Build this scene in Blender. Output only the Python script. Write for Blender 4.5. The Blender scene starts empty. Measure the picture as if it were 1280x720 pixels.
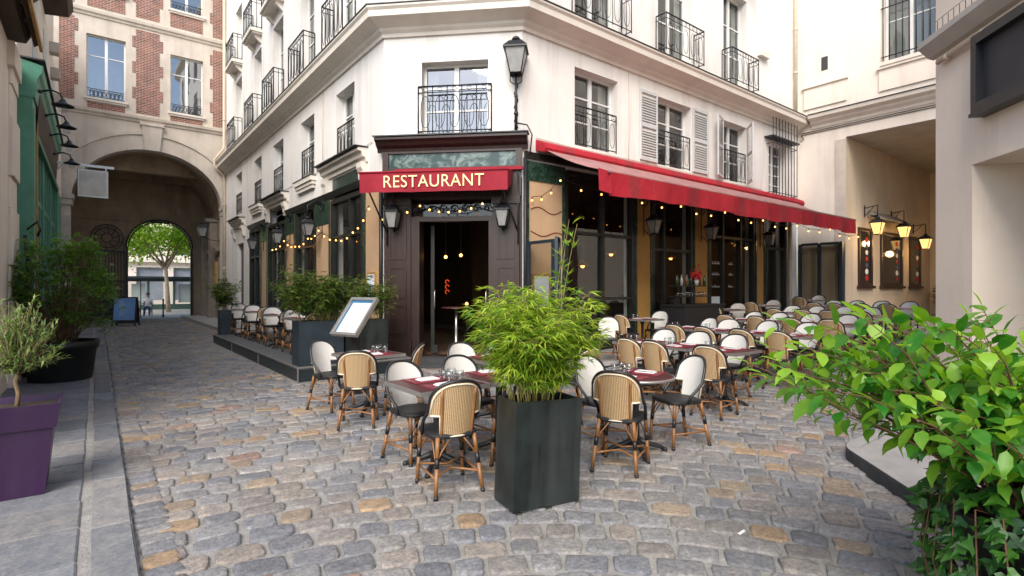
import bpy, math, random
from mathutils import Vector, Matrix
import numpy as np
R_ = math.radians
PI = math.pi
SC = bpy.context.scene
COL = SC.collection
rnd = random.Random(11)

EXPOSURE = 1.25
# ------------------------------------------------------------------ materials
def nodes(name):
    m = bpy.data.materials.new(name); m.use_nodes = True
    nt = m.node_tree; nt.nodes.clear()
    out = nt.nodes.new('ShaderNodeOutputMaterial')
    return m, nt, out
def N(nt, t, **kw):
    n = nt.nodes.new(t)
    for k, v in kw.items():
        if k in n.inputs: n.inputs[k].default_value = v
        else: setattr(n, k, v)
    return n
def c4(c): return (c[0], c[1], c[2], 1)
def mul(c, f): return tuple(min(1, x*f) for x in c)

def mat(name, col, rough=.7, var=.18, scale=5, bump=.15, bscale=40, metal=0, spec=.5, col2=None, stretch=(1,1,1), detail=6, streak=None, coat=0):
    m, nt, out = nodes(name); L = nt.links.new
    p = N(nt, 'ShaderNodeBsdfPrincipled', Roughness=rough, Metallic=metal)
    p.inputs['Specular IOR Level'].default_value = spec
    if coat: p.inputs['Coat Weight'].default_value = coat
    tc = N(nt, 'ShaderNodeTexCoord'); mp = N(nt, 'ShaderNodeMapping'); mp.inputs['Scale'].default_value = stretch
    L(tc.outputs['Object'], mp.inputs['Vector'])
    n1 = N(nt, 'ShaderNodeTexNoise', Scale=scale, Detail=detail, Roughness=.6); L(mp.outputs[0], n1.inputs['Vector'])
    rp = N(nt, 'ShaderNodeValToRGB'); e = rp.color_ramp.elements
    e[0].position = .3; e[1].position = .7
    e[0].color = c4(mul(col, 1-var)); e[1].color = c4(col2 if col2 else mul(col, 1+var))
    L(n1.outputs['Fac'], rp.inputs[0]); cs = rp.outputs[0]
    if streak:                       # rain streaks and grime of the wall itself
        ms = N(nt, 'ShaderNodeMapping'); ms.inputs['Scale'].default_value = (1.6, 1.6, .16)
        L(tc.outputs['Object'], ms.inputs['Vector'])
        n3 = N(nt, 'ShaderNodeTexNoise', Scale=1.5, Detail=8, Roughness=.65); L(ms.outputs[0], n3.inputs['Vector'])
        r3 = N(nt, 'ShaderNodeValToRGB'); r3.color_ramp.elements[0].position = .5; r3.color_ramp.elements[1].position = .8
        r3.color_ramp.elements[0].color = (0, 0, 0, 1); r3.color_ramp.elements[1].color = (streak[1],)*3+(1,)
        L(n3.outputs['Fac'], r3.inputs[0])
        mx = N(nt, 'ShaderNodeMix', data_type='RGBA'); mx.inputs[7].default_value = c4(streak[0])
        L(r3.outputs[0], mx.inputs[0]); L(cs, mx.inputs[6]); cs = mx.outputs[2]
    L(cs, p.inputs['Base Color'])
    if bump:
        n2 = N(nt, 'ShaderNodeTexNoise', Scale=bscale, Detail=4); L(mp.outputs[0], n2.inputs['Vector'])
        b = N(nt, 'ShaderNodeBump', Strength=bump, Distance=.02); L(n2.outputs['Fac'], b.inputs['Height']); L(b.outputs[0], p.inputs['Normal'])
    L(p.outputs[0], out.inputs[0])
    return m

def mat_attr(name, rough=.75, bump=.5, bscale=30, var=.35, spec=.4):
    m, nt, out = nodes(name); L = nt.links.new
    p = N(nt, 'ShaderNodeBsdfPrincipled', Roughness=rough); p.inputs['Specular IOR Level'].default_value = spec
    a = N(nt, 'ShaderNodeAttribute', attribute_name='col')
    tc = N(nt, 'ShaderNodeTexCoord')
    n1 = N(nt, 'ShaderNodeTexNoise', Scale=38, Detail=9, Roughness=.7); L(tc.outputs['Object'], n1.inputs['Vector'])
    mr = N(nt, 'ShaderNodeMapRange'); mr.inputs[1].default_value = .3; mr.inputs[2].default_value = .7
    mr.inputs[3].default_value = 1-var; mr.inputs[4].default_value = 1+var; L(n1.outputs['Fac'], mr.inputs[0])
    vm = N(nt, 'ShaderNodeVectorMath', operation='SCALE'); L(a.outputs['Color'], vm.inputs[0]); L(mr.outputs[0], vm.inputs['Scale'])
    n5 = N(nt, 'ShaderNodeTexNoise', Scale=11, Detail=7, Roughness=.7); L(tc.outputs['Object'], n5.inputs['Vector'])
    r5 = N(nt, 'ShaderNodeValToRGB'); r5.color_ramp.elements[0].position = .38; r5.color_ramp.elements[1].position = .72
    r5.color_ramp.elements[0].color = (.72,.72,.75,1); r5.color_ramp.elements[1].color = (1.2,1.12,1.02,1); L(n5.outputs['Fac'], r5.inputs[0])
    v5 = N(nt, 'ShaderNodeVectorMath', operation='MULTIPLY'); L(vm.outputs[0], v5.inputs[0]); L(r5.outputs[0], v5.inputs[1]); L(v5.outputs[0], p.inputs['Base Color'])
    n2 = N(nt, 'ShaderNodeTexNoise', Scale=bscale, Detail=8, Roughness=.65); L(tc.outputs['Object'], n2.inputs['Vector'])
    n4 = N(nt, 'ShaderNodeTexNoise', Scale=5, Detail=4); L(tc.outputs['Object'], n4.inputs['Vector'])
    r4 = N(nt, 'ShaderNodeMapRange'); r4.inputs[3].default_value = rough-.2; r4.inputs[4].default_value = rough+.15; L(n4.outputs['Fac'], r4.inputs[0]); L(r4.outputs[0], p.inputs['Roughness'])
    b = N(nt, 'ShaderNodeBump', Strength=bump, Distance=.015); L(n2.outputs['Fac'], b.inputs['Height']); L(b.outputs[0], p.inputs['Normal'])
    L(p.outputs[0], out.inputs[0])
    return m

def mat_weave(name, col, col2, sx, sz, bump=.6, chev=False, rough=.55):
    m, nt, out = nodes(name); L = nt.links.new
    p = N(nt, 'ShaderNodeBsdfPrincipled', Roughness=rough)
    tc = N(nt, 'ShaderNodeTexCoord')
    w1 = N(nt, 'ShaderNodeTexWave', bands_direction='X', Scale=sx); w2 = N(nt, 'ShaderNodeTexWave', bands_direction='Z', Scale=sz)
    w1.inputs['Distortion'].default_value = .6; w2.inputs['Distortion'].default_value = .8
    L(tc.outputs['Object'], w1.inputs['Vector']); L(tc.outputs['Object'], w2.inputs['Vector'])
    mm = N(nt, 'ShaderNodeMath', operation='MULTIPLY'); L(w1.outputs['Fac'], mm.inputs[0]); L(w2.outputs['Fac'], mm.inputs[1])
    ad = N(nt, 'ShaderNodeMath', operation='MULTIPLY_ADD'); ad.inputs[1].default_value = .5; L(w1.outputs['Fac'], ad.inputs[0]); L(mm.outputs[0], ad.inputs[2])
    rp = N(nt, 'ShaderNodeValToRGB'); e = rp.color_ramp.elements; e[0].color = c4(col2); e[1].color = c4(col); e[1].position = .45
    L(ad.outputs[0], rp.inputs[0]); 
    n1 = N(nt, 'ShaderNodeTexNoise', Scale=9, Detail=4); L(tc.outputs['Object'], n1.inputs['Vector'])
    mx = N(nt, 'ShaderNodeMix', data_type='RGBA', blend_type='MULTIPLY'); mx.inputs[0].default_value = .45
    L(rp.outputs[0], mx.inputs[6]); L(n1.outputs['Color'], mx.inputs[7])
    mx.inputs[0].default_value = .0
    L(mx.outputs[2], p.inputs['Base Color'])
    b = N(nt, 'ShaderNodeBump', Strength=bump, Distance=.004); L(ad.outputs[0], b.inputs['Height']); L(b.outputs[0], p.inputs['Normal'])
    L(p.outputs[0], out.inputs[0])
    return m

def mat_leaf(name, col, col2, trans=.35, rough=.45, scale=3):
    m, nt, out = nodes(name); L = nt.links.new
    p = N(nt, 'ShaderNodeBsdfPrincipled', Roughness=rough); t = N(nt, 'ShaderNodeBsdfTranslucent')
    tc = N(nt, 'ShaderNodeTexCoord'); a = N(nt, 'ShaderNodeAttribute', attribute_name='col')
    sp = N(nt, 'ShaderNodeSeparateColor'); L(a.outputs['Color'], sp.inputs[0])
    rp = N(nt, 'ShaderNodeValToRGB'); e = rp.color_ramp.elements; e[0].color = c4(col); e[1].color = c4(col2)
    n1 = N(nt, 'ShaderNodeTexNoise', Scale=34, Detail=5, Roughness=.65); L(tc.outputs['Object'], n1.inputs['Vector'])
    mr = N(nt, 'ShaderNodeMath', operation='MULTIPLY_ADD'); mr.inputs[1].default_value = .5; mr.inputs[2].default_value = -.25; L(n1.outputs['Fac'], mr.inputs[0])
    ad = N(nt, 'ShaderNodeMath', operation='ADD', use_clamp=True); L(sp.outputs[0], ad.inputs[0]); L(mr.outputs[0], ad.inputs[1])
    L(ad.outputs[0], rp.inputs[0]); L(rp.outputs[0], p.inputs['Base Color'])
    bp = N(nt, 'ShaderNodeBump', Strength=.35, Distance=.004); L(n1.outputs['Fac'], bp.inputs['Height']); L(bp.outputs[0], p.inputs['Normal'])
    mx = N(nt, 'ShaderNodeMix', data_type='RGBA', blend_type='MULTIPLY'); mx.inputs[0].default_value = 1; mx.inputs[7].default_value = (1.5, 1.6, .5, 1)
    L(rp.outputs[0], mx.inputs[6]); L(mx.outputs[2], t.inputs[0])
    s = N(nt, 'ShaderNodeMixShader', Fac=trans); L(p.outputs[0], s.inputs[1]); L(t.outputs[0], s.inputs[2]); L(s.outputs[0], out.inputs[0])
    return m

def mat_glass(name, tint=(.75,.8,.8), base=.1, rough=.02, ior=1.5):
    m, nt, out = nodes(name); L = nt.links.new
    t = N(nt, 'ShaderNodeBsdfTransparent'); t.inputs[0].default_value = c4(tint)
    g = N(nt, 'ShaderNodeBsdfGlossy', Roughness=rough)
    f = N(nt, 'ShaderNodeLayerWeight', Blend=.5); pw = N(nt, 'ShaderNodeMath', operation='POWER'); pw.inputs[1].default_value = 4.0; ad = N(nt, 'ShaderNodeMath', operation='MULTIPLY_ADD', use_clamp=True); ad.inputs[1].default_value = .8; ad.inputs[2].default_value = base
    L(f.outputs['Facing'], pw.inputs[0])
    tc = N(nt, 'ShaderNodeTexCoord'); n2 = N(nt, 'ShaderNodeTexNoise', Scale=1.2, Detail=1); L(tc.outputs['Object'], n2.inputs['Vector'])
    b = N(nt, 'ShaderNodeBump', Strength=.06, Distance=.05); L(n2.outputs['Fac'], b.inputs['Height']); L(b.outputs[0], g.inputs['Normal'])
    L(pw.outputs[0], ad.inputs[0]); s = N(nt, 'ShaderNodeMixShader'); L(ad.outputs[0], s.inputs[0]); L(t.outputs[0], s.inputs[1]); L(g.outputs[0], s.inputs[2]); L(s.outputs[0], out.inputs[0])
    return m

def mat_emit(name, col, st):
    m, nt, out = nodes(name)
    e = N(nt, 'ShaderNodeEmission', Strength=st); e.inputs[0].default_value = c4(col); nt.links.new(e.outputs[0], out.inputs[0])
    return m

def mat_brick(name):
    m, nt, out = nodes(name); L = nt.links.new
    p = N(nt, 'ShaderNodeBsdfPrincipled', Roughness=.85)
    tc = N(nt, 'ShaderNodeTexCoord'); sp = N(nt, 'ShaderNodeSeparateXYZ'); L(tc.outputs['Object'], sp.inputs[0])
    cb = N(nt, 'ShaderNodeCombineXYZ'); L(sp.outputs[0], cb.inputs[0]); L(sp.outputs[2], cb.inputs[1])
    br = N(nt, 'ShaderNodeTexBrick', Scale=1.0); L(cb.outputs[0], br.inputs['Vector'])
    br.inputs['Color1'].default_value = (.27, .085, .06, 1); br.inputs['Color2'].default_value = (.12, .055, .05, 1); br.inputs['Mortar'].default_value = (.38, .31, .25, 1)
    br.inputs['Mortar Size'].default_value = .011; br.inputs['Brick Width'].default_value = .225; br.inputs['Row Height'].default_value = .075; br.inputs['Bias'].default_value = -.1
    n1 = N(nt, 'ShaderNodeTexNoise', Scale=3, Detail=5); L(tc.outputs['Object'], n1.inputs['Vector'])
    mx = N(nt, 'ShaderNodeMix', data_type='RGBA', blend_type='OVERLAY'); mx.inputs[0].default_value = .5; L(br.outputs['Color'], mx.inputs[6]); L(n1.outputs['Fac'], mx.inputs[7])
    L(mx.outputs[2], p.inputs['Base Color'])
    b = N(nt, 'ShaderNodeBump', Strength=.5, Distance=.01, invert=True); L(br.outputs['Fac'], b.inputs['Height']); L(b.outputs[0], p.inputs['Normal'])
    L(p.outputs[0], out.inputs[0]); return m

def mat_marble(name, c1, c2, sc=3):
    m, nt, out = nodes(name); L = nt.links.new
    p = N(nt, 'ShaderNodeBsdfPrincipled', Roughness=.25)
    tc = N(nt, 'ShaderNodeTexCoord'); mp = N(nt, 'ShaderNodeMapping'); mp.inputs['Rotation'].default_value = (.4, .6, .5); L(tc.outputs['Object'], mp.inputs[0])
    n = N(nt, 'ShaderNodeTexNoise', Scale=sc, Detail=8, Roughness=.65, Distortion=1.2); L(mp.outputs[0], n.inputs['Vector'])
    rp = N(nt, 'ShaderNodeValToRGB'); e = rp.color_ramp.elements; e[0].color = c4(c1); e[0].position = .45; e[1].color = c4(c2); e[1].position = .72
    L(n.outputs['Fac'], rp.inputs[0]); L(rp.outputs[0], p.inputs['Base Color']); L(p.outputs[0], out.inputs[0]); return m

def mat_stripe(name, col, col2):
    m, nt, out = nodes(name); L = nt.links.new
    p = N(nt, 'ShaderNodeBsdfPrincipled', Roughness=.75)
    tc = N(nt, 'ShaderNodeTexCoord')
    w = N(nt, 'ShaderNodeTexWave', bands_direction='X', Scale=.16); L(tc.outputs['Object'], w.inputs['Vector'])
    rp = N(nt, 'ShaderNodeValToRGB'); e = rp.color_ramp.elements; e[0].color = c4(col); e[0].position = .90; e[1].color = c4(col2); e[1].position = .96
    L(w.outputs['Fac'], rp.inputs[0])
    n = N(nt, 'ShaderNodeTexNoise', Scale=2.2, Detail=7, Roughness=.65); L(tc.outputs['Object'], n.inputs['Vector'])
    mr = N(nt, 'ShaderNodeMapRange'); mr.inputs[1].default_value = .3; mr.inputs[2].default_value = .7; mr.inputs[3].default_value = .8; mr.inputs[4].default_value = 1.15; L(n.outputs['Fac'], mr.inputs[0])
    vm = N(nt, 'ShaderNodeVectorMath', operation='SCALE'); L(rp.outputs[0], vm.inputs[0]); L(mr.outputs[0], vm.inputs['Scale']); L(vm.outputs[0], p.inputs['Base Color'])
    b = N(nt, 'ShaderNodeBump', Strength=.5, Distance=.06); L(n.outputs['Fac'], b.inputs['Height']); L(b.outputs[0], p.inputs['Normal'])
    L(p.outputs[0], out.inputs[0]); return m

WHITE = mat('white plaster', (.765,.735,.695), .85, .05, 1.2, .12, 60, streak=((.46,.41,.35), .6))
TRIMW = mat('painted stone trim', (.70,.64,.56), .8, .06, 2, .1, 50, streak=((.42,.38,.33), .4))
STONE = mat('cream limestone', (.58,.51,.43), .88, .13, 1.4, .25, 30, streak=((.32,.27,.22), .6))
STONE2 = mat('grey limestone', (.48,.43,.37), .88, .14, 2.0, .25, 25, streak=((.28,.25,.22), .5))
PINKW = mat('pinkish render', (.77,.69,.60), .88, .05, 1.1, .12, 50, streak=((.48,.40,.33), .5))
STONE3 = mat('darker limestone', (.26,.215,.17), .9, .2, 3, .25, 25)  # limestone in a darker tone, used inside the arch
TUNNEL = mat('dark streaked tunnel plaster', (.34,.255,.17), .9, .25, 1.2, .2, 20, streak=((.06,.045,.035), .7))  # brown plaster with near black streaks
PASSW = mat('tan passage plaster', (.62,.50,.36), .88, .10, .8, .12, 30, streak=((.36,.26,.17), .5))
BRICK = mat_brick('red brick')
IRON = mat('black iron', (.012,.013,.016), .45, .3, 20, .05, 60)
ZINC = mat('dark zinc flashing', (.05,.052,.055), .5, .2, 3, .05, 30)
FRAMEW = mat('white window paint', (.72,.72,.69), .5, .05, 6, .05, 40)
SHUT = mat('grey white shutter paint', (.53,.54,.535), .6, .08, 6, .08, 40)
GLASS = mat_glass('window glass', (.6,.66,.68), .13)
GLASSB = mat_glass('sky reflecting glass', (.5,.56,.6), .38)
GLASSD = mat_glass('shop glass', (.7,.72,.7), .07)
TUMBLER = mat_glass('drinking glass', (.93,.95,.95), .05, .03)
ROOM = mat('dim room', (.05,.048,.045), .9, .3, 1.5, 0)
CURT = mat('curtain cloth', (.62,.56,.48), .9, .12, 3, .3, 12, stretch=(6,6,.4))
WARMW = mat('warm cream render', (.80,.675,.55), .88, .06, 1.0, .14, 45, streak=((.5,.40,.31), .5))
WOODD = mat('burgundy brown timber', (.030,.015,.012), .38, .35, 3, .15, 25, stretch=(4,4,.5))
WOODB = mat('black green timber', (.016,.017,.014), .4, .4, 3, .1, 25)
OCHRE = mat('ochre render', (.46,.245,.065), .75, .12, 1.8, .12, 30, streak=((.26,.13,.04), .5))
OCHREP = mat('pale ochre render', (.48,.315,.185), .75, .10, 1.8, .1, 30, streak=((.4,.25,.14), .4))
MARB = mat_marble('green marbling', (.02,.055,.05), (.28,.36,.33), 4)
MARBD = mat_marble('dark green marbling', (.012,.03,.02), (.05,.10,.07), 7)
RED = mat_stripe('red awning cloth', (.38,.008,.020), (.27,.016,.024))
REDW = mat('weathered top cloth', (.34,.17,.16), .9, .22, 2.5, .1, 20)
REDS = mat('red sign cloth', (.27,.006,.020), .8, .15, 3, .15, 10)
GOLD = mat('gold lettering', (.86,.70,.36), .5, .08, 8, 0)
STEELB = mat('blue black steel', (.018,.028,.038), .4, .2, 6, .05, 30)
ALU = mat('brushed aluminium', (.5,.48,.45), .35, .08, 10, .05, 80, metal=.8)
PAPER = mat('printed paper', (.72,.77,.83), .7, .05, 3, 0)
PAPERB = mat('blue paper border', (.05,.18,.33), .7, .1, 3, 0)
PINK = mat('dark ink', (.12,.13,.16), .8, .1, 3, 0)
RATT = mat('caramel rattan cane', (.235,.105,.036), .42, .35, 9, .2, 50, stretch=(1,1,.5))
WEAVEB = mat_weave('beige cane weave', (.50,.345,.185), (.21,.12,.05), 22, 30)
WEAVEW = mat_weave('white woven plastic', (.78,.75,.69), (.48,.46,.43), 45, 45, .5)
SEATM = mat_weave('black woven seat', (.016,.016,.017), (.007,.007,.008), 30, 30, .5)
CREAM = mat('cream piping', (.72,.64,.5), .6, .1, 10, 0)
BLKP = mat('black cane binding', (.012,.012,.013), .4, .3, 10, .05)
TOPM = mat('dark table laminate', (.07,.022,.022), .35, .2, 5, .05)
BURG = mat('burgundy placemat', (.20,.010,.022), .55, .15, 8, .25, 90)
NAPK = mat('white napkin', (.74,.72,.70), .9, .05, 8, .3, 20)
CAST = mat('cast iron', (.014,.014,.015), .5, .3, 10, .15, 40)
PLANTER = mat('black zinc planter', (.011,.016,.015), .38, .6, 3.5, .12, 20, streak=((.075,.08,.078), .6))
PLANTB = mat('blue black planter', (.024,.036,.046), .45, .3, 3, .08, 20)
PURPLE = mat('purple plastic', (.030,.007,.042), .42, .2, 3, .08, 30, streak=((.07,.045,.075), .35))
POTB = mat('black plastic pot', (.010,.012,.011), .5, .3, 6, .05, 20)
SOIL = mat('potting soil', (.035,.024,.016), .95, .4, 20, .8, 40)
BARK = mat('brown bark', (.20,.135,.075), .9, .35, 12, .7, 40, stretch=(1,1,.3))
PLBARK = mat('mottled bark', (.36,.29,.20), .9, .35, 4, .3, 20)
STEM = mat('reddish stem', (.12,.055,.03), .7, .3, 20, .1)
BAMB = mat('bamboo cane', (.26,.22,.07), .5, .35, 12, .1)
GREENP = mat('green shop paint', (.085,.27,.18), .5, .18, 3, .12, 30, streak=((.045,.15,.10), .5))
OLDW = mat('weathered timber', (.075,.05,.03), .8, .4, 5, .4, 30, stretch=(1,.2,1))
GOLDW = mat('yellow timber strip', (.42,.24,.07), .6, .25, 5, .1)
DARKB = mat('slate black board', (.035,.034,.038), .6, .1, 2, .05)
FASC = mat('black frame paint', (.018,.019,.022), .35, .2, 5, .05)
DECK = mat('grey terrace deck', (.105,.11,.11), .6, .2, 4, .2, 30)
DECKF = mat('black terrace riser', (.018,.027,.030), .45, .3, 3, .05)
COBBLE = mat_attr('cobble stone', .66, .8, 55, .42)
SLAB = mat_attr('pavement slab', .8, .4, 40, .22)
MORTAR = mat('sandy mortar', (.275,.26,.24), .95, .22, 9, .6, 60)
ASPH = mat('pale road', (.34,.31,.29), .9, .1, 3, .2, 40)
CONC = mat('pale concrete', (.32,.305,.29), .9, .14, 4, .3, 40)
KERBM = mat('dark granite kerb', (.045,.046,.046), .8, .3, 8, .3, 40)
BULB = mat_emit('warm bulb', (1, .42, .10), 3.0)
LANTG = mat_emit('lit lantern panes', (1, .55, .18), .8)
FROST = mat('frosted lamp glass', (.26,.26,.25), .25, .15, 6, 0)
REDF = mat('red flowers', (.45,.012,.012), .7, .3, 12, .3)
PIPEM = mat('cream pipe paint', (.60,.50,.38), .55, .1, 5, .05)
NEON = mat_emit('red neon tube', (1, .10, .02), .45)
SKIN = mat('skin', (.42,.24,.16), .6, .06, 8, 0)
HAIRM = mat('dark hair', (.03,.02,.013), .6, .3, 20, 0)
SHIRTW = mat('white shirt', (.7,.68,.66), .85, .06, 6, 0)
SHIRTY = mat('ochre shirt', (.55,.33,.06), .85, .1, 6, 0)
JEANS = mat('blue jeans', (.05,.075,.14), .85, .15, 8, 0)
BLUEA = mat('blue awning cloth', (.01,.13,.50), .7, .1, 4, 0)
LF_BAMB = mat_leaf('bamboo leaves', (.10,.235,.015), (.48,.56,.06), .4)
LF_BAMD = mat_leaf('dark bamboo leaves', (.035,.085,.012), (.15,.21,.035), .3)
LF_BIG = mat_leaf('broad green leaves', (.03,.17,.018), (.27,.46,.04), .42, .42)
LF_IVY = mat_leaf('ivy leaves', (.010,.06,.010), (.06,.18,.02), .25, .35)
LF_OLIV = mat_leaf('olive leaves', (.085,.145,.04), (.25,.335,.10), .25, .5)
LF_SHR = mat_leaf('dark shrub leaves', (.075,.195,.035), (.30,.45,.09), .35, .35)
LF_TREE = mat_leaf('plane tree leaves', (.12,.26,.03), (.42,.54,.08), .5, .5)

# ------------------------------------------------------------------ mesh builder
def ident(p): return p
class MB:
    def __init__(s, T=None): s.v = []; s.f = []; s.mi = []; s.sm = []; s.c = []; s.T = T or ident
    def add(s, vs, fs, m=0, smooth=False, col=None):
        o = len(s.v); T = s.T
        s.v.extend(tuple(T(p)) for p in vs); s.c.extend([col or (0, 0, 0)]*len(vs))
        for f in fs: s.f.append(tuple(i+o for i in f)); s.mi.append(m); s.sm.append(smooth)
        return s
    def box(s, a, b, c, d, e, f, m=0):
        return s.add([(a,c,e),(b,c,e),(b,d,e),(a,d,e),(a,c,f),(b,c,f),(b,d,f),(a,d,f)],
                     [(0,3,2,1),(4,5,6,7),(0,1,5,4),(1,2,6,5),(2,3,7,6),(3,0,4,7)], m)
    def bbox(s, a, b, c, d, e, f, m=0, r=.01):       # box with chamfered vertical and top edges
        P = [(a+r,c),(b-r,c),(b,c+r),(b,d-r),(b-r,d),(a+r,d),(a,d-r),(a,c+r)]
        cx, cy = (a+b)/2, (c+d)/2
        Q = [(cx+(x-cx)*(1-r/max(1e-4, (b-a)/2)), cy+(y-cy)*(1-r/max(1e-4, (d-c)/2))) for x, y in P]
        vs = [(x,y,e) for x,y in P]+[(x,y,f-r) for x,y in P]+[(x,y,f) for x,y in Q]
        fs = [tuple(range(7,-1,-1)), tuple(range(16,24))]
        for k in (0, 8):
            for i in range(8): j = (i+1)%8; fs.append((k+i,k+j,k+8+j,k+8+i))
        return s.add(vs, fs, m)
    def quad(s, p, m=0): return s.add(p, [tuple(range(len(p)))], m)
    def tube(s, pts, r, n=6, m=0, closed=False, smooth=True, cap=True, col=None):
        P = [Vector(p) for p in pts]; K = len(P); rr = r if isinstance(r, (list, tuple)) else [r]*K
        vs = []; up = None
        for i in range(K):
            if closed: t = P[(i+1)%K]-P[i-1]
            else: t = P[min(i+1,K-1)]-P[max(i-1,0)]
            if t.length < 1e-9: t = Vector((0,0,1))
            t.normalize()
            if up is None:
                up = Vector((0,0,1)) if abs(t.z) < .9 else Vector((1,0,0))
            a = t.cross(up)
            if a.length < 1e-6: a = t.cross(Vector((.3,.9,.1)))
            a.normalize(); b = a.cross(t).normalized(); up = b
            for k in range(n):
                w = 2*PI*k/n; q = P[i]+(a*math.cos(w)+b*math.sin(w))*rr[i]; vs.append(tuple(q))
        fs = []
        for i in range(K if closed else K-1):
            j = (i+1)%K
            for k in range(n): l = (k+1)%n; fs.append((i*n+k, i*n+l, j*n+l, j*n+k))
        if not closed and cap: fs.append(tuple(range(n-1,-1,-1))); fs.append(tuple((K-1)*n+k for k in range(n)))
        return s.add(vs, fs, m, smooth, col)
    def lathe(s, prof, c=(0,0,0), n=12, m=0, smooth=True, cap=True):
        vs = []; fs = []
        for r, z in prof:
            for k in range(n): w = 2*PI*k/n; vs.append((c[0]+r*math.cos(w), c[1]+r*math.sin(w), c[2]+z))
        for i in range(len(prof)-1):
            for k in range(n): l = (k+1)%n; fs.append((i*n+k,i*n+l,(i+1)*n+l,(i+1)*n+k))
        if cap: fs.append(tuple(range(n-1,-1,-1))); fs.append(tuple((len(prof)-1)*n+k for k in range(n)))
        return s.add(vs, fs, m, smooth)
    def ball(s, c, r, m=0, n=8, k=5, sq=1):
        return s.lathe([(max(.001, r*math.sin(PI*i/k)), -r*sq*math.cos(PI*i/k)) for i in range(k+1)], c, n, m)
    def prism(s, poly, e, f, m=0):                     # poly of (x,y) between z=e and z=f
        n = len(poly); vs = [(x,y,e) for x,y in poly]+[(x,y,f) for x,y in poly]
        return s.add(vs, [tuple(range(n-1,-1,-1)), tuple(range(n,2*n))]+[(i,(i+1)%n,n+(i+1)%n,n+i) for i in range(n)], m)
    def sweep(s, prof, u0, u1, m=0):                   # prof of (n,z) swept along u
        k = len(prof); vs = [(u0,a,b) for a,b in prof]+[(u1,a,b) for a,b in prof]
        return s.add(vs, [tuple(range(k-1,-1,-1)), tuple(range(k,2*k))]+[(i,(i+1)%k,k+(i+1)%k,k+i) for i in range(k)], m)
    def build(s, name, mats, parent=None, off=(0,0,0), solid=0):
        if not isinstance(mats, (list, tuple)): mats = [mats]
        me = bpy.data.meshes.new(name)
        V = s.v
        if any(off): V = [(x-off[0], y-off[1], z-off[2]) for x, y, z in V]
        me.from_pydata(V, [], s.f)
        for m in mats: me.materials.append(m)
        me.polygons.foreach_set('material_index', s.mi); me.polygons.foreach_set('use_smooth', s.sm)
        if any(c != (0,0,0) for c in s.c):
            at = me.attributes.new('col', 'FLOAT_COLOR', 'POINT')
            at.data.foreach_set('color', np.hstack([np.array(s.c, dtype=np.float32), np.ones((len(s.c),1), np.float32)]).ravel())
        me.update()
        o = bpy.data.objects.new(name, me); COL.objects.link(o)
        if parent: o.parent = parent
        elif any(off): o.location = off
        return o

def tag(o, label=None, cat=None, group=None, kind=None):
    if label: o['label'] = label
    if cat: o['category'] = cat
    if group: o['group'] = group
    if kind: o['kind'] = kind
    return o
def empty(name, loc=(0,0,0), rz=0, label=None, cat=None, group=None):
    o = bpy.data.objects.new(name, None); COL.objects.link(o); o.location = loc; o.rotation_euler = (0,0,rz)
    o.empty_display_size = .1
    return tag(o, label, cat, group)
def copy_tree(o, parent=None):
    c = o.copy(); COL.objects.link(c); c.parent = parent
    for ch in list(o.children): copy_tree(ch, c)
    return c
def structure(o): o['kind'] = 'structure'; return o

# wall frames: (u along the wall, n outward, z up)
S = math.sqrt(.5)
CA = (4.85, 10.658); CB = (6.956, 8.553); CW = 2.977
XL, YB, YF, XR = 4.85, 8.553, 28.4, 19.36
FL = lambda p: (XL-p[1], p[0], p[2])
FR = lambda p: (p[0], YB-p[1], p[2])
FC = lambda p: (CA[0]+(p[0]-p[1])*S, CA[1]-(p[0]+p[1])*S, p[2])
FA = lambda p: (p[0], YF-p[1], p[2])
FW = lambda p: (XR-p[1], p[0], p[2])
KX, KY = 8.27, 1.98
FK = lambda p: (KX-.736*p[0]-.677*p[1], KY-.677*p[0]+.736*p[1], p[2])
XS = -1.1
FS = lambda p: (XS+p[1], p[0], p[2])
FP = lambda p: (p[0], 7.0-p[1], p[2])

def gz(x, y):                       # the courtyard rises gently towards the far right
    t = x-6.0
    if t <= -1: return 0.
    g = .035*(t if t > 1 else (t+1)**2/4)
    return min(g, .47)

def wall(mb, u0, u1, z0, z1, ops, depth=.3, m=0, rm=None):
    us = sorted({u0, u1, *[v for o in ops for v in o[:2] if u0 < v < u1]}); zs = sorted({z0, z1, *[v for o in ops for v in o[2:4] if z0 < v < z1]})
    for i in range(len(us)-1):
        for j in range(len(zs)-1):
            a, b, c, d = us[i], us[i+1], zs[j], zs[j+1]
            if any(o[0]-1e-6 <= a and b <= o[1]+1e-6 and o[2]-1e-6 <= c and d <= o[3]+1e-6 for o in ops): continue
            mb.quad([(a,0,c),(b,0,c),(b,0,d),(a,0,d)], m)
    rm = m if rm is None else rm
    for o in ops:
        a, b, c, d = o[:4]; q = -(o[4] if len(o) > 4 else depth)
        mb.quad([(a,0,c),(a,0,d),(a,q,d),(a,q,c)], rm); mb.quad([(b,0,c),(b,q,c),(b,q,d),(b,0,d)], rm)
        mb.quad([(a,0,d),(b,0,d),(b,q,d),(a,q,d)], rm); mb.quad([(a,0,c),(a,q,c),(b,q,c),(b,0,c)], rm)

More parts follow.
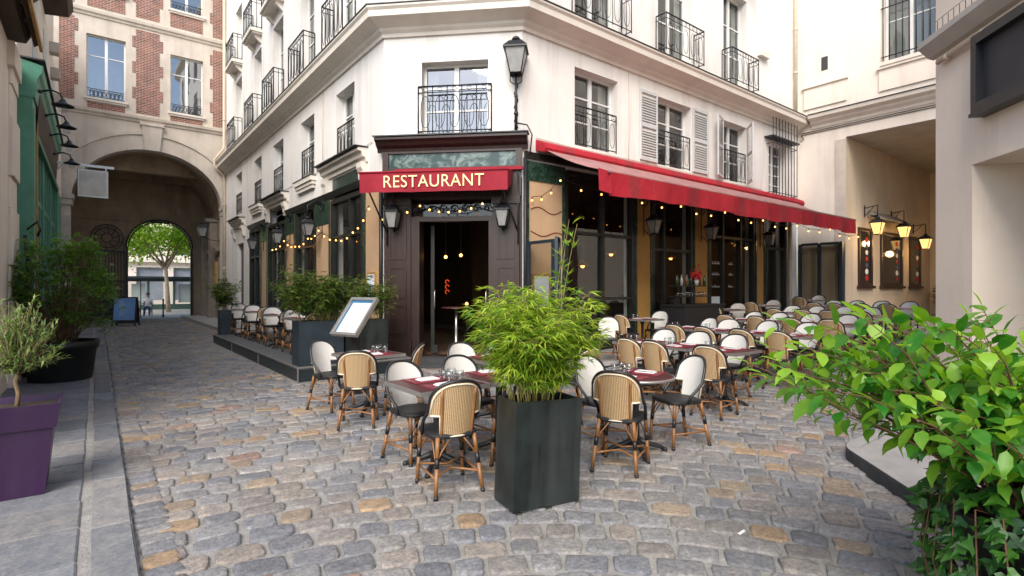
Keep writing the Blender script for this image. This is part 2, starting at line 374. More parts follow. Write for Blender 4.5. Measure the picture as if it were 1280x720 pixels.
def window(par, T, a, b, c, d, off, dep=.2, bars=(.36,.68), curt=0, fm=None, name='window', sill=None, glass=None):
    f = MB(T); w = .055; q = -dep
    f.box(a,a+w,q-.05,q+.01,c,d); f.box(b-w,b,q-.05,q+.01,c,d); f.box(a+w,b-w,q-.05,q+.012,d-w,d); f.box(a+w,b-w,q-.05,q+.012,c,c+w*1.4)
    m = (a+b)/2; f.box(m-.05,m+.05,q-.045,q+.02,c+w*1.4,d-w)
    for t in bars:
        z = c+(d-c)*t; f.box(a+w,m-.05,q-.04,q,z-.018,z+.018); f.box(m+.05,b-w,q-.04,q,z-.018,z+.018)
    fo = f.build(name, fm or FRAMEW, par, off)
    g = MB(T); g.quad([(a+w,q-.025,c+.05),(b-w,q-.025,c+.05),(b-w,q-.025,d-w),(a+w,q-.025,d-w)])
    g.build('pane', glass or GLASS, fo, off)
    if curt:
        k = MB(T)
        for (s0, s1) in ((a+.04, a+(b-a)*curt), (b-(b-a)*curt, b-.04)):
            n = 10; P = []
            for i in range(n+1):
                u = s0+(s1-s0)*i/n; P += [(u, q-.12+.025*math.sin(i*2.2), c+.05), (u, q-.12+.025*math.sin(i*2.2), d-.05)]
            k.add(P, [(2*i,2*i+2,2*i+3,2*i+1) for i in range(n)], 0, True)
        k.build('curtain', CURT, fo, off)
    if sill:
        z0 = MB(T); z0.box(a-.08,b+.08,.0,sill,c-.09,c-.005); z0.box(a-.03,b+.03,.0,sill*.6,c-.17,c-.092); z0.build('sill', TRIMW, fo, off)
    return fo

def rail(mb, pf, L, z0, z1, nb=5, oval=True):
    """one run of wrought iron: pf(s,z) gives the point at s metres along the run"""
    r = .011
    mb.tube([pf(0,z1), pf(L,z1)], .019, 5); mb.tube([pf(0,z1-.13), pf(L,z1-.13)], r, 4); mb.tube([pf(0,z0+.04), pf(L,z0+.04)], .014, 4)
    for i in range(nb+1):
        s = L*i/nb; mb.tube([pf(s,z0), pf(s,z1)], r if 0 < i < nb else .015, 4)
    if oval:
        for i in range(nb):
            s = L*(i+.5)/nb; w = L/nb*.32; h = (z1-z0-.25)/2*.9; zc = (z0+.04+z1-.13)/2
            mb.tube([pf(s+w*math.cos(t), zc+h*math.copysign(abs(math.sin(t))**.7, math.sin(t))) for t in [2*PI*k/14 for k in range(14)]], .007, 4, closed=True)
            mb.tube([pf(s+.045*math.cos(t), z1-.065+.045*math.sin(t)) for t in [2*PI*k/8 for k in range(8)]], .006, 4, closed=True)

def lantern(T, par, c, h=.62, w=.2, glass=None, off=(0,0,0), lit=False):
    """four sided tapering street lantern hanging or standing with its glass base at c"""
    u, n, z = c; gb, gt = w*.55, w; hb = h*.62
    g = MB(T); P = [(u+sx*gb/1.0, n+sy*gb, z) for sx, sy in ((-1,-1),(1,-1),(1,1),(-1,1))]+[(u+sx*gt, n+sy*gt, z+hb) for sx, sy in ((-1,-1),(1,-1),(1,1),(-1,1))]
    g.add(P, [(0,1,5,4),(1,2,6,5),(2,3,7,6),(3,0,4,7)]); g.build('lamp_glass', glass or FROST, par, off)
    f = MB(T)
    for i in range(4): f.tube([P[i], P[i+4]], .012, 4); f.tube([P[i], P[(i+1)%4]], .014, 4)
    q = gt*1.18; zt = z+hb
    f.add([(u-q,n-q,zt),(u+q,n-q,zt),(u+q,n+q,zt),(u-q,n+q,zt),(u-q,n-q,zt+.03),(u+q,n-q,zt+.03),(u+q,n+q,zt+.03),(u-q,n+q,zt+.03)]
          + [(u+sx*w*.62, n+sy*w*.62, z+h*.84) for sx, sy in ((-1,-1),(1,-1),(1,1),(-1,1))],
          [(0,3,2,1),(0,1,5,4),(1,2,6,5),(2,3,7,6),(3,0,4,7),(4,5,9,8),(5,6,10,9),(6,7,11,10),(7,4,8,11),(8,9,10,11)])
    f.lathe([(w*.38,h*.84),(w*.38,h*.9),(w*.5,h*.91),(w*.3,h*.98),(.012,h*1.02)], (u,n,z), 8)
    f.build('lamp_frame', IRON, par, off)
# ------------------------------------------------------------------ camera, sky, sun
cam = bpy.data.objects.new('camera', bpy.data.cameras.new('camera')); COL.objects.link(cam); SC.camera = cam
cam.location = (0, 0, 1.6); cam.rotation_euler = (R_(90), 0, R_(-38)); cam.data.sensor_width = 36; cam.data.lens = 36*665/1280
cam.data.clip_end = 600; cam.data.clip_start = .05
SUN_AZ = R_(228); SUN_EL = R_(42)             # azimuth clockwise from +Y: behind the camera
sd = Vector((math.sin(SUN_AZ)*math.cos(SUN_EL), math.cos(SUN_AZ)*math.cos(SUN_EL), math.sin(SUN_EL)))
sun = bpy.data.objects.new('sun', bpy.data.lights.new('sun', 'SUN')); COL.objects.link(sun)
sun.data.energy = 2.0; sun.data.angle = R_(42); sun.data.color = (1, .94, .86)
sun.rotation_euler = (-sd).to_track_quat('-Z', 'Y').to_euler()
wd = bpy.data.worlds.new('World'); SC.world = wd; wd.use_nodes = True
nt = wd.node_tree; nt.nodes.clear()
bg = N(nt, 'ShaderNodeBackground', Strength=.11); sky = N(nt, 'ShaderNodeTexSky', sky_type='NISHITA', sun_disc=False)
sky.sun_elevation = SUN_EL; sky.sun_rotation = SUN_AZ; sky.air_density = 1.0; sky.dust_density = 1.2; sky.ozone_density = 1.0
wo = N(nt, 'ShaderNodeOutputWorld'); nt.links.new(sky.outputs[0], bg.inputs[0]); nt.links.new(bg.outputs[0], wo.inputs[0])
vs_ = SC.view_settings
SC.display_settings.display_device = 'sRGB'
vs_.view_transform = 'Standard'; vs_.look = 'None'; vs_.gamma = 1; vs_.use_curve_mapping = False; vs_.exposure = EXPOSURE
SC.cycles.max_bounces = 8; SC.cycles.transparent_max_bounces = 12; SC.cycles.use_denoising = True
SC.cycles.sample_clamp_indirect = 6; SC.cycles.caustics_reflective = False; SC.cycles.caustics_refractive = False

# ------------------------------------------------------------------ ground
g = MB()
xs = [-400,-60,-20,-5,-1,0,1,2,3,4,5,5.5,6,6.5,7,8,10,12,14,16,18,19.4,22,30,60,400]; ys = [-400,-60,-20,-6,-2,0,2,4,6,8,9,12,20,34,60,120,400]
nx = len(xs)
g.add([(x, y, gz(x, y)-.012) for y in ys for x in xs], [(j*nx+i, j*nx+i+1, (j+1)*nx+i+1, (j+1)*nx+i) for j in range(len(ys)-1) for i in range(nx-1)])
structure(g.build('ground', MORTAR))
g = MB(); g.add([(-40,34.4,.004),(60,34.4,.004),(60,70,.004),(-40,70,.004)], [(0,1,2,3)]); structure(g.build('road', ASPH))

# cobbles: concentric courses, the paving turning from the lane into the terrace
ISL = [(5.62,2.12),(5.72,1.9),(5.50,1.70)]
def kerb_side(x, y):      # > 0 on the raised pavement in front of the right block
    return (x-5.6)*(-.677)+(y-2.0)*.736
def on_island(x, y):
    return y < 2.06 and kerb_side(x, y) < .03 and x > 1.0
def paved(x, y):
    if on_island(x, y): return False
    if x < .19: return False
    if x < 2.66 and y < 33.4: return True
    if y > 17.72 and y < 33.4 and x < 3.6: return True
    if y > 17.72: return False
    if y < 9.3 and x < 4.9: return True
    if x >= 4.3 and x < 19.4 and y < 6.95: return True
    if 2.66 <= x < 7 and y < 9.3: return x+y < 14.9
    if x >= 19.3 and x < 30 and y < 7.0: return True
    return False
cb = random.Random(3)
PAL = [((.215,.22,.232),7),((.25,.25,.252),7),((.18,.187,.203),3),((.26,.243,.226),7),((.295,.265,.235),6),((.32,.26,.195),2.6),((.35,.255,.165),1.4),((.30,.215,.175),1.0),((.29,.28,.27),5)]
PW = [w for _, w in PAL]
V = []; F = []; C = []
def stone(x, y, ang, Lh, Wh, h, seg, col):
    o = len(V); ca, sa = math.cos(ang), math.sin(ang); base = gz(x, y)
    tx, ty = cb.uniform(-.035,.035), cb.uniform(-.04,.04); ph = cb.random()*6; j = [1+cb.uniform(-.10,.05) for _ in range(seg)]
    pw = cb.uniform(.24,.44); hh = h+cb.uniform(-.003,.005)
    for (sc, z) in (((1.0,-.012),(.97,.62*hh),(.90,.95*hh),(.55,hh)) if seg > 9 else ((1.0,-.01),(.92,.75*hh),(.6,hh))):
        for k in range(seg):
            t = 2*PI*(k+.5)/seg; c_, s_ = math.cos(t), math.sin(t)
            a = Lh*sc*j[k]*math.copysign(abs(c_)**pw, c_); b = Wh*sc*j[k]*math.copysign(abs(s_)**pw, s_)
            bump = 0 if z < 0 else .003*math.sin(ph+k*1.7+sc*5)
            V.append((x+a*ca-b*sa, y+a*sa+b*ca, base+z+bump+(a*tx+b*ty)*(z > 0)))
    nr = 4 if seg > 9 else 3
    for r in range(nr-1):
        for k in range(seg):
            l = (k+1)%seg; F.append((o+r*seg+k, o+r*seg+l, o+(r+1)*seg+l, o+(r+1)*seg+k))
    F.append(tuple(o+(nr-1)*seg+k for k in range(seg)))
    C.extend([col]*(nr*seg))
def stcol(x, y):
    c = list(cb.choices(PAL, PW)[0][0]); f = cb.uniform(.85, 1.15)
    return tuple(v*f for v in c)
r = 1.9; cx0, cy0 = .1, -.4
while r < 36:
    w = cb.uniform(.185,.225)*(1 if r < 14 else 1.15); t0 = cb.random(); arc = 0; end = PI/2+.35; th = -.65
    while th < end:
        L = cb.uniform(.19,.32)*(1 if r < 14 else 1.15); th += L/r/2; x = cx0+r*math.cos(th); y = cy0+r*math.sin(th)
        rr = r+cb.uniform(-.012,.012)
        if paved(x, y) and paved(x+.06, y) and paved(x-.06, y+.05):
            stone(cx0+rr*math.cos(th), cy0+rr*math.sin(th), th+PI/2+cb.uniform(-.07,.07), L/2-cb.uniform(.007,.016), w/2-cb.uniform(.006,.014), .0055, 12 if r < 9 else 8, stcol(x, y))
        th += L/r/2
    r += w
# the gutter course along the left pavement
y = 1.0
while y < 33.2:
    L = cb.uniform(.13,.2); stone(.305, y+L/2, PI/2+cb.uniform(-.05,.05), L/2-.008, .10, .011, 12 if y < 9 else 8, stcol(.3, y)); y += L
def big_mesh(name, m):
    global V, F, C
    me = bpy.data.meshes.new(name); me.from_pydata(V, [], F); me.materials.append(m)
    at = me.attributes.new('col', 'FLOAT_COLOR', 'POINT'); at.data.foreach_set('color', np.hstack([np.array(C, np.float32), np.ones((len(C),1), np.float32)]).ravel())
    me.polygons.foreach_set('use_smooth', [True]*len(me.polygons)); me.update()
    o = bpy.data.objects.new(name, me); COL.objects.link(o); V = []; F = []; C = []; return structure(o)
big_mesh('cobbled_paving', COBBLE)

# left pavement of long slabs with its kerb course
sl = MB()
def slab(a, b, c, d, h, k):
    q = .012; j = lambda: cb.uniform(-.006,.006)
    z0 = h+cb.uniform(-.003,.003)
    P = [(a+q+j(),c+q+j()),(b-q+j(),c+q+j()),(b-q+j(),d-q+j()),(a+q+j(),d-q+j())]
    cx, cy = (a+b)/2, (c+d)/2
    vs = [(x,y,-.01) for x,y in P]+[(x,y,z0-.008) for x,y in P]+[(cx+(x-cx)*.985, cy+(y-cy)*.975, z0+cb.uniform(-.001,.001)) for x,y in P]
    f = cb.uniform(.82,1.15); col = tuple(v*f for v in k)
    sl.add(vs, [(0,1,5,4),(1,2,6,5),(2,3,7,6),(3,0,4,7),(4,5,9,8),(5,6,10,9),(6,7,11,10),(7,4,8,11),(8,9,10,11)], 0, False, col)
y = 1.2
while y < 27:
    L = cb.uniform(.36,.62); slab(-1.6, -.075, y, y+L, .035, cb.choice([(.175,.19,.215),(.20,.21,.225),(.22,.22,.22),(.155,.17,.195)])); y += L
y = 1.0
while y < 27:
    L = cb.uniform(.55,1.1); slab(-.035, .195, y, y+L, .04, cb.choice([(.17,.185,.21),(.20,.21,.22),(.26,.255,.25)])); y += L
structure(sl.build('pavement', SLAB))
p = MB(); p.box(-1.7,.19,.8,27.4,-.02,.022); structure(p.build('pavement_bed', MORTAR))

# raised pavement in front of the right block, rounded granite kerb
isl = [(5.60+.0, 2.02)]
def arc(c, r, a0, a1, n=10): return [(c[0]+r*math.cos(a0+(a1-a0)*i/n), c[1]+r*math.sin(a0+(a1-a0)*i/n)) for i in range(n+1)]
ea = math.atan2(.677, .736)
cc = (5.71, 1.60)
outer = arc(cc, .42, PI/2, PI/2+ea, 10)
dx, dy = -.736, -.677
last = outer[-1]
poly = [(12.0, 2.02)] + outer + [(last[0]+dx*7, last[1]+dy*7), (last[0]+dx*7+4, last[1]+dy*7-4), (12.0,-4)]
p = MB(); p.prism(poly, -.02, .115); structure(p.build('pavement_island', CONC))
k = MB()
edge = [(12.0, 2.02)] + outer + [(last[0]+dx*7, last[1]+dy*7)]
pts = []
for i, (x, y) in enumerate(edge):
    a = edge[max(0,i-1)]; b = edge[min(len(edge)-1,i+1)]; tx, ty = b[0]-a[0], b[1]-a[1]; l = math.hypot(tx, ty)
    nxv, nyv = ty/l, -tx/l
    pts.append(((x+ty/l*.02, y-tx/l*.02), (x-ty/l*.11, y+tx/l*.11)))
vs = []
for (o_, i_) in pts: vs += [(o_[0],o_[1],-.02),(o_[0],o_[1],.108),(o_[0]*.96+i_[0]*.04,o_[1]*.96+i_[1]*.04,.121),(i_[0],i_[1],.121)]
k.add(vs, [(4*i+j,4*i+4+j,4*i+5+j,4*i+1+j) for i in range(len(pts)-1) for j in range(3)])
k.mi = [1 if i%3 == 2 else 0 for i in range(len(k.mi))]; structure(k.build('kerb', [KERBM, CONC]))

# pavement along the terrace wall and in the arch
p = MB(); p.prism([(7.0,8.5),(6.35,6.98),(19.3,6.98),(19.3,8.5)], -.05, .12)
vs = [(x, y, gz(x,6.9)+.03) for x in (6.4,7,8,10,12,14,16,18,19.3) for y in (6.98,8.54)]
p = MB(); p.add(vs, [(2*i,2*i+2,2*i+3,2*i+1) for i in range(8)]); structure(p.build('terrace_pavement', CONC))
p = MB(); p.box(3.55,4.82,17.95,33.2,-.02,.13); structure(p.build('arch_pavement', CONC))
# ------------------------------------------------------------------ corner building
O1 = (4.85, 10.658, 0)
cbld = empty('corner_building', O1, label='white plastered corner building with restaurant shopfront, cut corner and iron balconies', cat='building')
def P1(mb, name, m, par=None): return mb.build(name, m, par or cbld, O1)
TOP = 17.5
bayL = [(12.31,13.55),(15.28,16.54),(18.43,19.72),(21.36,22.55),(24.75,26.0)]
bayR = [(8.47,9.93),(11.49,12.98),(14.62,15.95)]
opsL = [(a,b,4.78,6.54) for a,b in bayL]+[(a,b,7.95,10.6) for a,b in bayL]+[(a,b,11.25,13.7) for a,b in bayL]+[(a,b,14.4,16.4) for a,b in bayL]
opsR = [(a,b,4.82,6.58) for a,b in bayR]+[(17.35,18.5,4.72,6.42)]+[(a,b,7.75,10.5) for a,b in bayR]+[(a,b,11.25,13.7) for a,b in bayR]
gfL = [(11.75,13.85,.25,4.42),(15.15,17.0,.25,3.95),(18.1,20.35,.25,4.35),(21.35,23.2,.25,3.9),(24.4,25.65,.12,3.5)]
gfR = [(8.15,10.5,.12,4.2),(11.24,13.0,.12,4.2),(13.84,16.4,.12,4.2),(17.05,18.5,.12,4.2)]
gfC_ = [(.79,2.29,.16,3.02),(.6,2.39,3.06,3.47)]
w_ = MB(FL); wall(w_, CA[1]-.0, 28.39, 0, TOP, opsL+gfL)
w_.T = FR; wall(w_, CB[0], XR, 0, TOP, opsR+gfR)
w_.T = FC; wall(w_, 0, CW, 3.9, TOP, [(.83,2.26,4.84,6.38),(.83,2.26,7.85,10.5)], .3); wall(w_, 0, CW, 0, 3.9, gfC_, .3, 1, 1)
w_.T = ident
w_.quad([(4.85,10.658,TOP),(6.956,8.553,TOP),(19.36,8.553,TOP),(19.36,18,TOP),(13.5,18,TOP),(13.5,28.39,TOP),(4.85,28.39,TOP)])
w_.quad([(19.36,8.553,0),(19.36,18,0),(19.36,18,TOP),(19.36,8.553,TOP)]); w_.quad([(19.36,18,0),(13.5,18,0),(13.5,18,TOP),(19.36,18,TOP)])
w_.quad([(13.5,18,0),(13.5,28.39,0),(13.5,28.39,TOP),(13.5,18,TOP)]); w_.quad([(13.5,28.39,0),(4.85,28.39,0),(4.85,28.39,TOP),(13.5,28.39,TOP)])
P1(w_, 'wall', [WHITE, WOODD])
# dark sheets painting the rooms' shade behind the windows, then the restaurant floor
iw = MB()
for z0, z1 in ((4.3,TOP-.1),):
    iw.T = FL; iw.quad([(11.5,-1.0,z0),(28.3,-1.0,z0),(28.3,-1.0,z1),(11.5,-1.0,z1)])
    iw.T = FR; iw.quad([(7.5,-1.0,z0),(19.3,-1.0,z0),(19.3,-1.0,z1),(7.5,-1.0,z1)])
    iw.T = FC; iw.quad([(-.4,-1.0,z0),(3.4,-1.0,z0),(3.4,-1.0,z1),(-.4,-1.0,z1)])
P1(iw, 'window_backing', ROOM)
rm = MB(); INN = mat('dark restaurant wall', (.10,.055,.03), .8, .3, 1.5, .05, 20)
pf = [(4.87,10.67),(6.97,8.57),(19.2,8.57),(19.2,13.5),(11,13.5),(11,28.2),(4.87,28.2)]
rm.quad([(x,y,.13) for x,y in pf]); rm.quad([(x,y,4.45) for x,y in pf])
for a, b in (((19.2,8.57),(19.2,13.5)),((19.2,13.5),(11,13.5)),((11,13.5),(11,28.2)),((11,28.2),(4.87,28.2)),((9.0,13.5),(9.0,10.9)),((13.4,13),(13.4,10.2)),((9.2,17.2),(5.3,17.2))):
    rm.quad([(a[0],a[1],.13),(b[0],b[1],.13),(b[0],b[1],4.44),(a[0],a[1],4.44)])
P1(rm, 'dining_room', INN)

# cornice above the first floor, wrapping the cut corner
prof = [(.0,6.93),(.05,6.93),(.06,7.0),(.12,7.05),(.14,7.10),(.36,7.19),(.42,7.21),(.43,7.33),(.47,7.38),(.47,7.42),(.0,7.47)]
def corner_sweep(mb, prof, m=0):
    # polyline FL far end -> A -> B -> FR far end, with mitred corners
    def off(n): 
        t = n*math.tan(PI/8)
        return [(XL-n, 28.38), (XL-n, CA[1]-t), (CB[0]-t, YB-n), (XR-.01, YB-n)]
    vs = []; k = len(prof)
    for n, z in prof: vs += [(x, y, z) for x, y in off(n)]
    fs = []
    for i in range(k-1):
        for j in range(3): fs.append((i*4+j, i*4+j+1, (i+1)*4+j+1, (i+1)*4+j))
    mb.add(vs, fs, m)
c_ = MB(); corner_sweep(c_, prof); P1(c_, 'cornice', TRIMW)
c_ = MB(); corner_sweep(c_, [(.0,7.478),(.49,7.428),(.49,7.445),(.0,7.50)]); P1(c_, 'cornice_flashing', ZINC)
c_ = MB(); corner_sweep(c_, [(.0,TOP-.5),(.3,TOP-.3),(.35,TOP-.1),(0,TOP)]); P1(c_, 'roof_cornice', TRIMW)

for i, (a, b) in enumerate(bayL):
    window(cbld, FL, a, b, 4.78, 6.54, O1, .24, curt=.0 if i%2 else .25)
    window(cbld, FL, a, b, 7.95, 10.6, O1, .24, curt=.2)
    window(cbld, FL, a, b, 11.25, 13.7, O1, .24)
for i, (a, b) in enumerate(bayR):
    window(cbld, FR, a, b, 4.82, 6.58, O1, .24, curt=.22 if i == 0 else 0)
    window(cbld, FR, a, b, 7.75, 10.5, O1, .24, curt=.2)
    window(cbld, FR, a, b, 11.25, 13.7, O1, .24)
window(cbld, FC, .83, 2.26, 4.84, 6.38, O1, .22, curt=.2, glass=GLASSB); window(cbld, FC, .83, 2.26, 7.85, 10.5, O1, .22)
window(cbld, FR, 17.35, 18.5, 4.72, 6.42, O1, .2, bars=(.2,.4,.6,.8))

def juliet(T, a, b, z0, z1, n):
    k = MB(T); rail(k, lambda s, z: (a+s, n, z), b-a, z0, z1, 5); P1(k, 'window_railing', IRON)
for a, b in bayL: juliet(FL, a+.03, b-.03, 4.8, 5.68, -.03)
for a, b in bayR: juliet(FR, a+.03, b-.03, 4.84, 5.74, -.03)
juliet(FC, .76, 2.33, 4.87, 5.86, .02)
def balcony(T, a, b, z0, z1, n, slab=True):
    k = MB(T); rail(k, lambda s, z: (a+s, n, z), b-a, z0, z1, 5)
    rail(k, lambda s, z: (a, .02+s, z), n-.02, z0, z1, 2, False); rail(k, lambda s, z: (b, .02+s, z), n-.02, z0, z1, 2, False)
    o = P1(k, 'balcony_railing', IRON)
    if slab:
        q = MB(T); q.box(a-.05,b+.05,.0,n+.06,z0-.14,z0-.03); q.box(a,b,.0,n-.02,z0-.2,z0-.142)
        for u in (a+.12, b-.24): q.sweep([(.0,z0-.2),(n-.1,z0-.2),(n-.14,z0-.3),(.0,z0-.48)], u, u+.13)
        P1(q, 'balcony_slab', TRIMW, o)
for a, b in bayL: balcony(FL, a-.1, b+.1, 7.6, 8.75, .33, False); balcony(FL, a-.1, b+.1, 11.2, 12.25, .36)
for a, b in bayR: balcony(FR, a-.1, b+.1, 7.66, 8.6, .33, False); balcony(FR, a-.1, b+.1, 11.2, 12.25, .36)

# louvred shutters, folded back beside two of the right windows
def shutter(T, a, b, z0, z1, n0, name='shutter', ang=0, hinge=None):
    k = MB(); w = b-a; h = z1-z0
    k.box(0,.05,0,.035,0,h); k.box(w-.05,w,0,.035,0,h); k.box(.05,w-.05,.001,.034,0,.08); k.box(.05,w-.05,.001,.034,h-.07,h); k.box(.05,w-.05,.001,.034,h*.5-.04,h*.5+.04)
    z = .11
    while z < h-.1:
        if abs(z-h*.5) > .06: k.add([(.05,.004,z),(w-.05,.004,z),(w-.05,.031,z-.03),(.05,.031,z-.03),(.05,.002,z-.010),(w-.05,.002,z-.010),(w-.05,.029,z-.040),(.05,.029,z-.040)], [(0,1,2,3),(4,7,6,5),(0,4,5,1),(3,2,6,7)])
        z += .066
    ca, sa = math.cos(ang), math.sin(ang)
    hx = a if hinge != 'b' else b
    def TT(p):
        u = p[0] if hinge != 'b' else -p[0]
        return T((hx+u*ca-(p[1])*sa*(1 if hinge != 'b' else -1), n0+abs(p[0])*sa+p[1]*ca, z0+p[2]))
    m = MB(); m.v = [TT(p) for p in k.v]; m.f = k.f; m.mi = k.mi; m.sm = k.sm; m.c = k.c
    P1(m, name, SHUT)
shutter(FR, 10.74, 11.43, 4.83, 6.6, .012); shutter(FR, 13.03, 13.76, 4.83, 6.6, .012)
shutter(FR, 13.92, 14.56, 4.83, 6.6, .012, ang=R_(18), hinge='b'); shutter(FR, 16.0, 16.58, 4.83, 6.6, .012, ang=R_(136))
# caged window at the end of the right facade
k = MB(FR)
for i in range(9): u = 17.2+i*.21; k.tube([(u,.22,4.6),(u,.22,7.25-.0*i)], .013, 5)
for z in (4.72,6.3): k.tube([(17.2,.22,z),(18.88,.22,z)], .014, 5)
for u in (17.2,18.88):
    for z in (4.72,6.3): k.tube([(u,.0,z),(u,.22,z)], .012, 5)
k.box(17.05,18.9,.0,.3,6.47,6.52); P1(k, 'window_cage', IRON)
k = MB(FR); k.box(17.2,18.6,.0,.16,4.55,4.70); P1(k, 'sill', TRIMW)
k = MB(FR); k.box(16.6,17.15,.0,.14,9.0,9.2); P1(k, 'stone_block', TRIMW)

# stone hoods above the left shop windows and sills between them
for a, b, zt in ((11.5,14.35,4.76),(17.8,20.45,4.66),(24.1,26.35,4.5)):
    h = MB(FL); h.sweep([(0,zt-.3),(.05,zt-.3),(.07,zt-.2),(.13,zt-.19),(.16,zt-.08),(.24,zt-.06),(.24,zt),(0,zt+.02)], a, b)
    for u in (a+.05, b-.33): h.sweep([(0,zt-.3),(.15,zt-.3),(.15,zt-.42),(.11,zt-.5),(.09,zt-.72),(0,zt-.76)], u, u+.28)
    P1(h, 'stone_hood', TRIMW)
    h = MB(FL); h.box(a-.03,b+.03,0,.33,zt+.025,zt+.04); P1(h, 'hood_flashing', ZINC)
for a, b in ((15.1,16.75),(21.2,22.75)):
    h = MB(FL); h.box(a,b,0,.16,4.62,4.75); h.box(a+.1,b-.1,0,.09,4.42,4.52); h.box(a+.04,b-.04,0,.12,4.52,4.62); P1(h, 'sill', TRIMW)
    h = MB(FL); h.box(a-.02,b+.02,0,.18,4.753,4.77); P1(h, 'hood_flashing', ZINC)

# shop windows: timber frame with panes
def shopwin(T, a, b, z0, z1, mull=(), trans=(), m=WOODB, dep=.06, low=.0, glass=GLASSD, name='shop_window'):
    f = MB(T); w = .09
    f.box(a-.02,a+w,-dep-.06,.035,z0,z1); f.box(b-w,b+.02,-dep-.06,.035,z0,z1); f.box(a+w,b-w,-dep-.06,.03,z1-w,z1+.02); f.box(a+w,b-w,-dep-.06,.03,z0,z0+w)
    for u in mull: f.box(u-.04,u+.04,-dep-.05,.02,z0+w,z1-w)
    for z in trans:
        us = [a+w]+[q for u in mull for q in (u-.04,u+.04)]+[b-w]
        for i in range(0, len(us), 2): f.box(us[i],us[i+1],-dep-.045,.012,z-.035,z+.035)
    if low:
        f.box(a+w,b-w,-dep-.02,-.01,z0+w,z0+low)
        f.box(a+w+.12,b-w-.12,-.01,.008,z0+w+.1,z0+low-.1)
    o = P1(f, name, m)
    g = MB(T); g.quad([(a+w,-dep,z0+w+low),(b-w,-dep,z0+w+low),(b-w,-dep,z1-w),(a+w,-dep,z1-w)]); P1(g, 'pane', glass, o)
    return o
shopwin(FL, 11.75,13.85,.25,3.86, (12.6,), (2.9,), low=.7)
q = MB(FL); q.box(11.75,13.85,-.08,-.02,3.95,4.42); P1(q, 'marbled_panel', MARBD)
shopwin(FL, 15.15,17.0,.25,3.95, (16.1,), (2.8,), low=.7)
shopwin(FL, 18.1,20.35,.25,3.8, (18.7,19.75), (2.9,), low=.0)
shopwin(FL, 21.35,23.2,.25,3.85, (22.3,), (2.8,), low=.7)
for a, b in ((11.75-.05,15.14),(15.16,17.9),(20.5,23.3)):
    q = MB(FL); q.sweep([(0,3.93),(.06,3.93),(.1,4.02),(.12,4.07),(0,4.09)], a, b); P1(q, 'shop_cornice', WOODB)
q = MB(FL); q.box(24.46,25.59,-.2,-.14,.13,3.44); q.box(24.6,25.45,-.14,-.12,.3,1.4); q.box(24.6,25.45,-.14,-.12,1.6,3.2); P1(q, 'side_door', WOODB)
for a, b in ((13.9,15.1),(17.05,18.05),(20.42,21.3)):
    q = MB(FL); q.box(a,b,0,.03,.25,3.92); P1(q, 'ochre_pilaster', OCHREP)
    q = MB(FL); q.box(a,b,.03,.045,3.3,3.92); q.box(a,a+.1,.03,.04,.3,3.3); q.box(b-.1,b,.03,.04,.3,3.3); P1(q, 'marbled_trim', MARBD)
q = MB(FL); q.box(10.72,11.7,0,.03,.2,4.1); P1(q, 'ochre_pilaster', OCHREP)
q = MB(FL); q.box(11.56,11.7,.03,.05,.2,4.1); q.box(10.72,10.8,.03,.05,.2,4.1); P1(q, 'marbled_trim', MARBD)

# right facade ground floor
shopwin(FR, 8.15,10.5,.12,4.2, (9.4,), (1.35,2.85), low=.35)
shopwin(FR, 11.24,13.0,.12,4.2, (11.75,), (2.6,), low=.0)
dr = shopwin(FR, 13.84,16.4,.12,4.2, (14.6,15.6), (3.1,), low=.0)
shopwin(FR, 17.05,18.5,.12,4.2, (17.8,), (2.9,), low=.5)
for a, b in ((10.53,11.2),(13.03,13.8),(16.43,17.02)):
    q = MB(FR); q.box(a+.07,b-.07,0,.03,.2,4.3); P1(q, 'ochre_pilaster', OCHRE)
    q = MB(FR); q.box(a,a+.07,0,.05,.2,4.3); q.box(b-.07,b,0,.05,.2,4.3); P1(q, 'marbled_trim', MARBD)
q = MB(FR); q.box(7.1,8.05,0,.03,.2,4.25); P1(q, 'painted_panel', OCHREP)
q = MB(FR); q.box(7.02,7.1,0,.05,.2,4.25); q.box(8.05,8.13,0,.05,.2,4.25); q.box(7.1,8.05,.03,.05,3.85,4.25); P1(q, 'marbled_trim', MARBD)
q = MB(FR)
LINE = mat('rust red paint', (.20,.055,.035), .7, .2, 6, 0)
for z0, am, ph in ((3.25,.06,0),(2.75,.05,2.2)):
    q.tube([(7.15+.88*i/16, .035, z0+am*math.sin(i*.42+ph)) for i in range(17)], .012, 4)
P1(q, 'painted_line', LINE)
q = MB(FR); q.box(7.0,19.2,.0,.06,4.3,4.44); P1(q, 'shop_cornice', WOODB)
# handwritten wine list on the glazed door: rows of short chalk strokes
q = MB(FR); wr = random.Random(5)
for k_, (u0, z0) in enumerate(((14.02,2.3),(14.02,1.98),(14.02,1.62),(15.0,2.3),(15.0,1.98),(15.0,1.62))):
    for i in range(6 if k_ < 3 else 3):
        u = u0+i*.085; h = wr.uniform(.04,.09); q.box(u,u+.05,-.055,-.05,z0,z0+h*.35); q.box(u+.015,u+.03,-.055,-.05,z0+h*.36,z0+h)
P1(q, 'chalk_writing', NAPK, dr)
q = MB(FR); q.box(14.05,14.5,-.055,-.045,1.0,1.35); P1(q, 'notice', PAPER, dr)

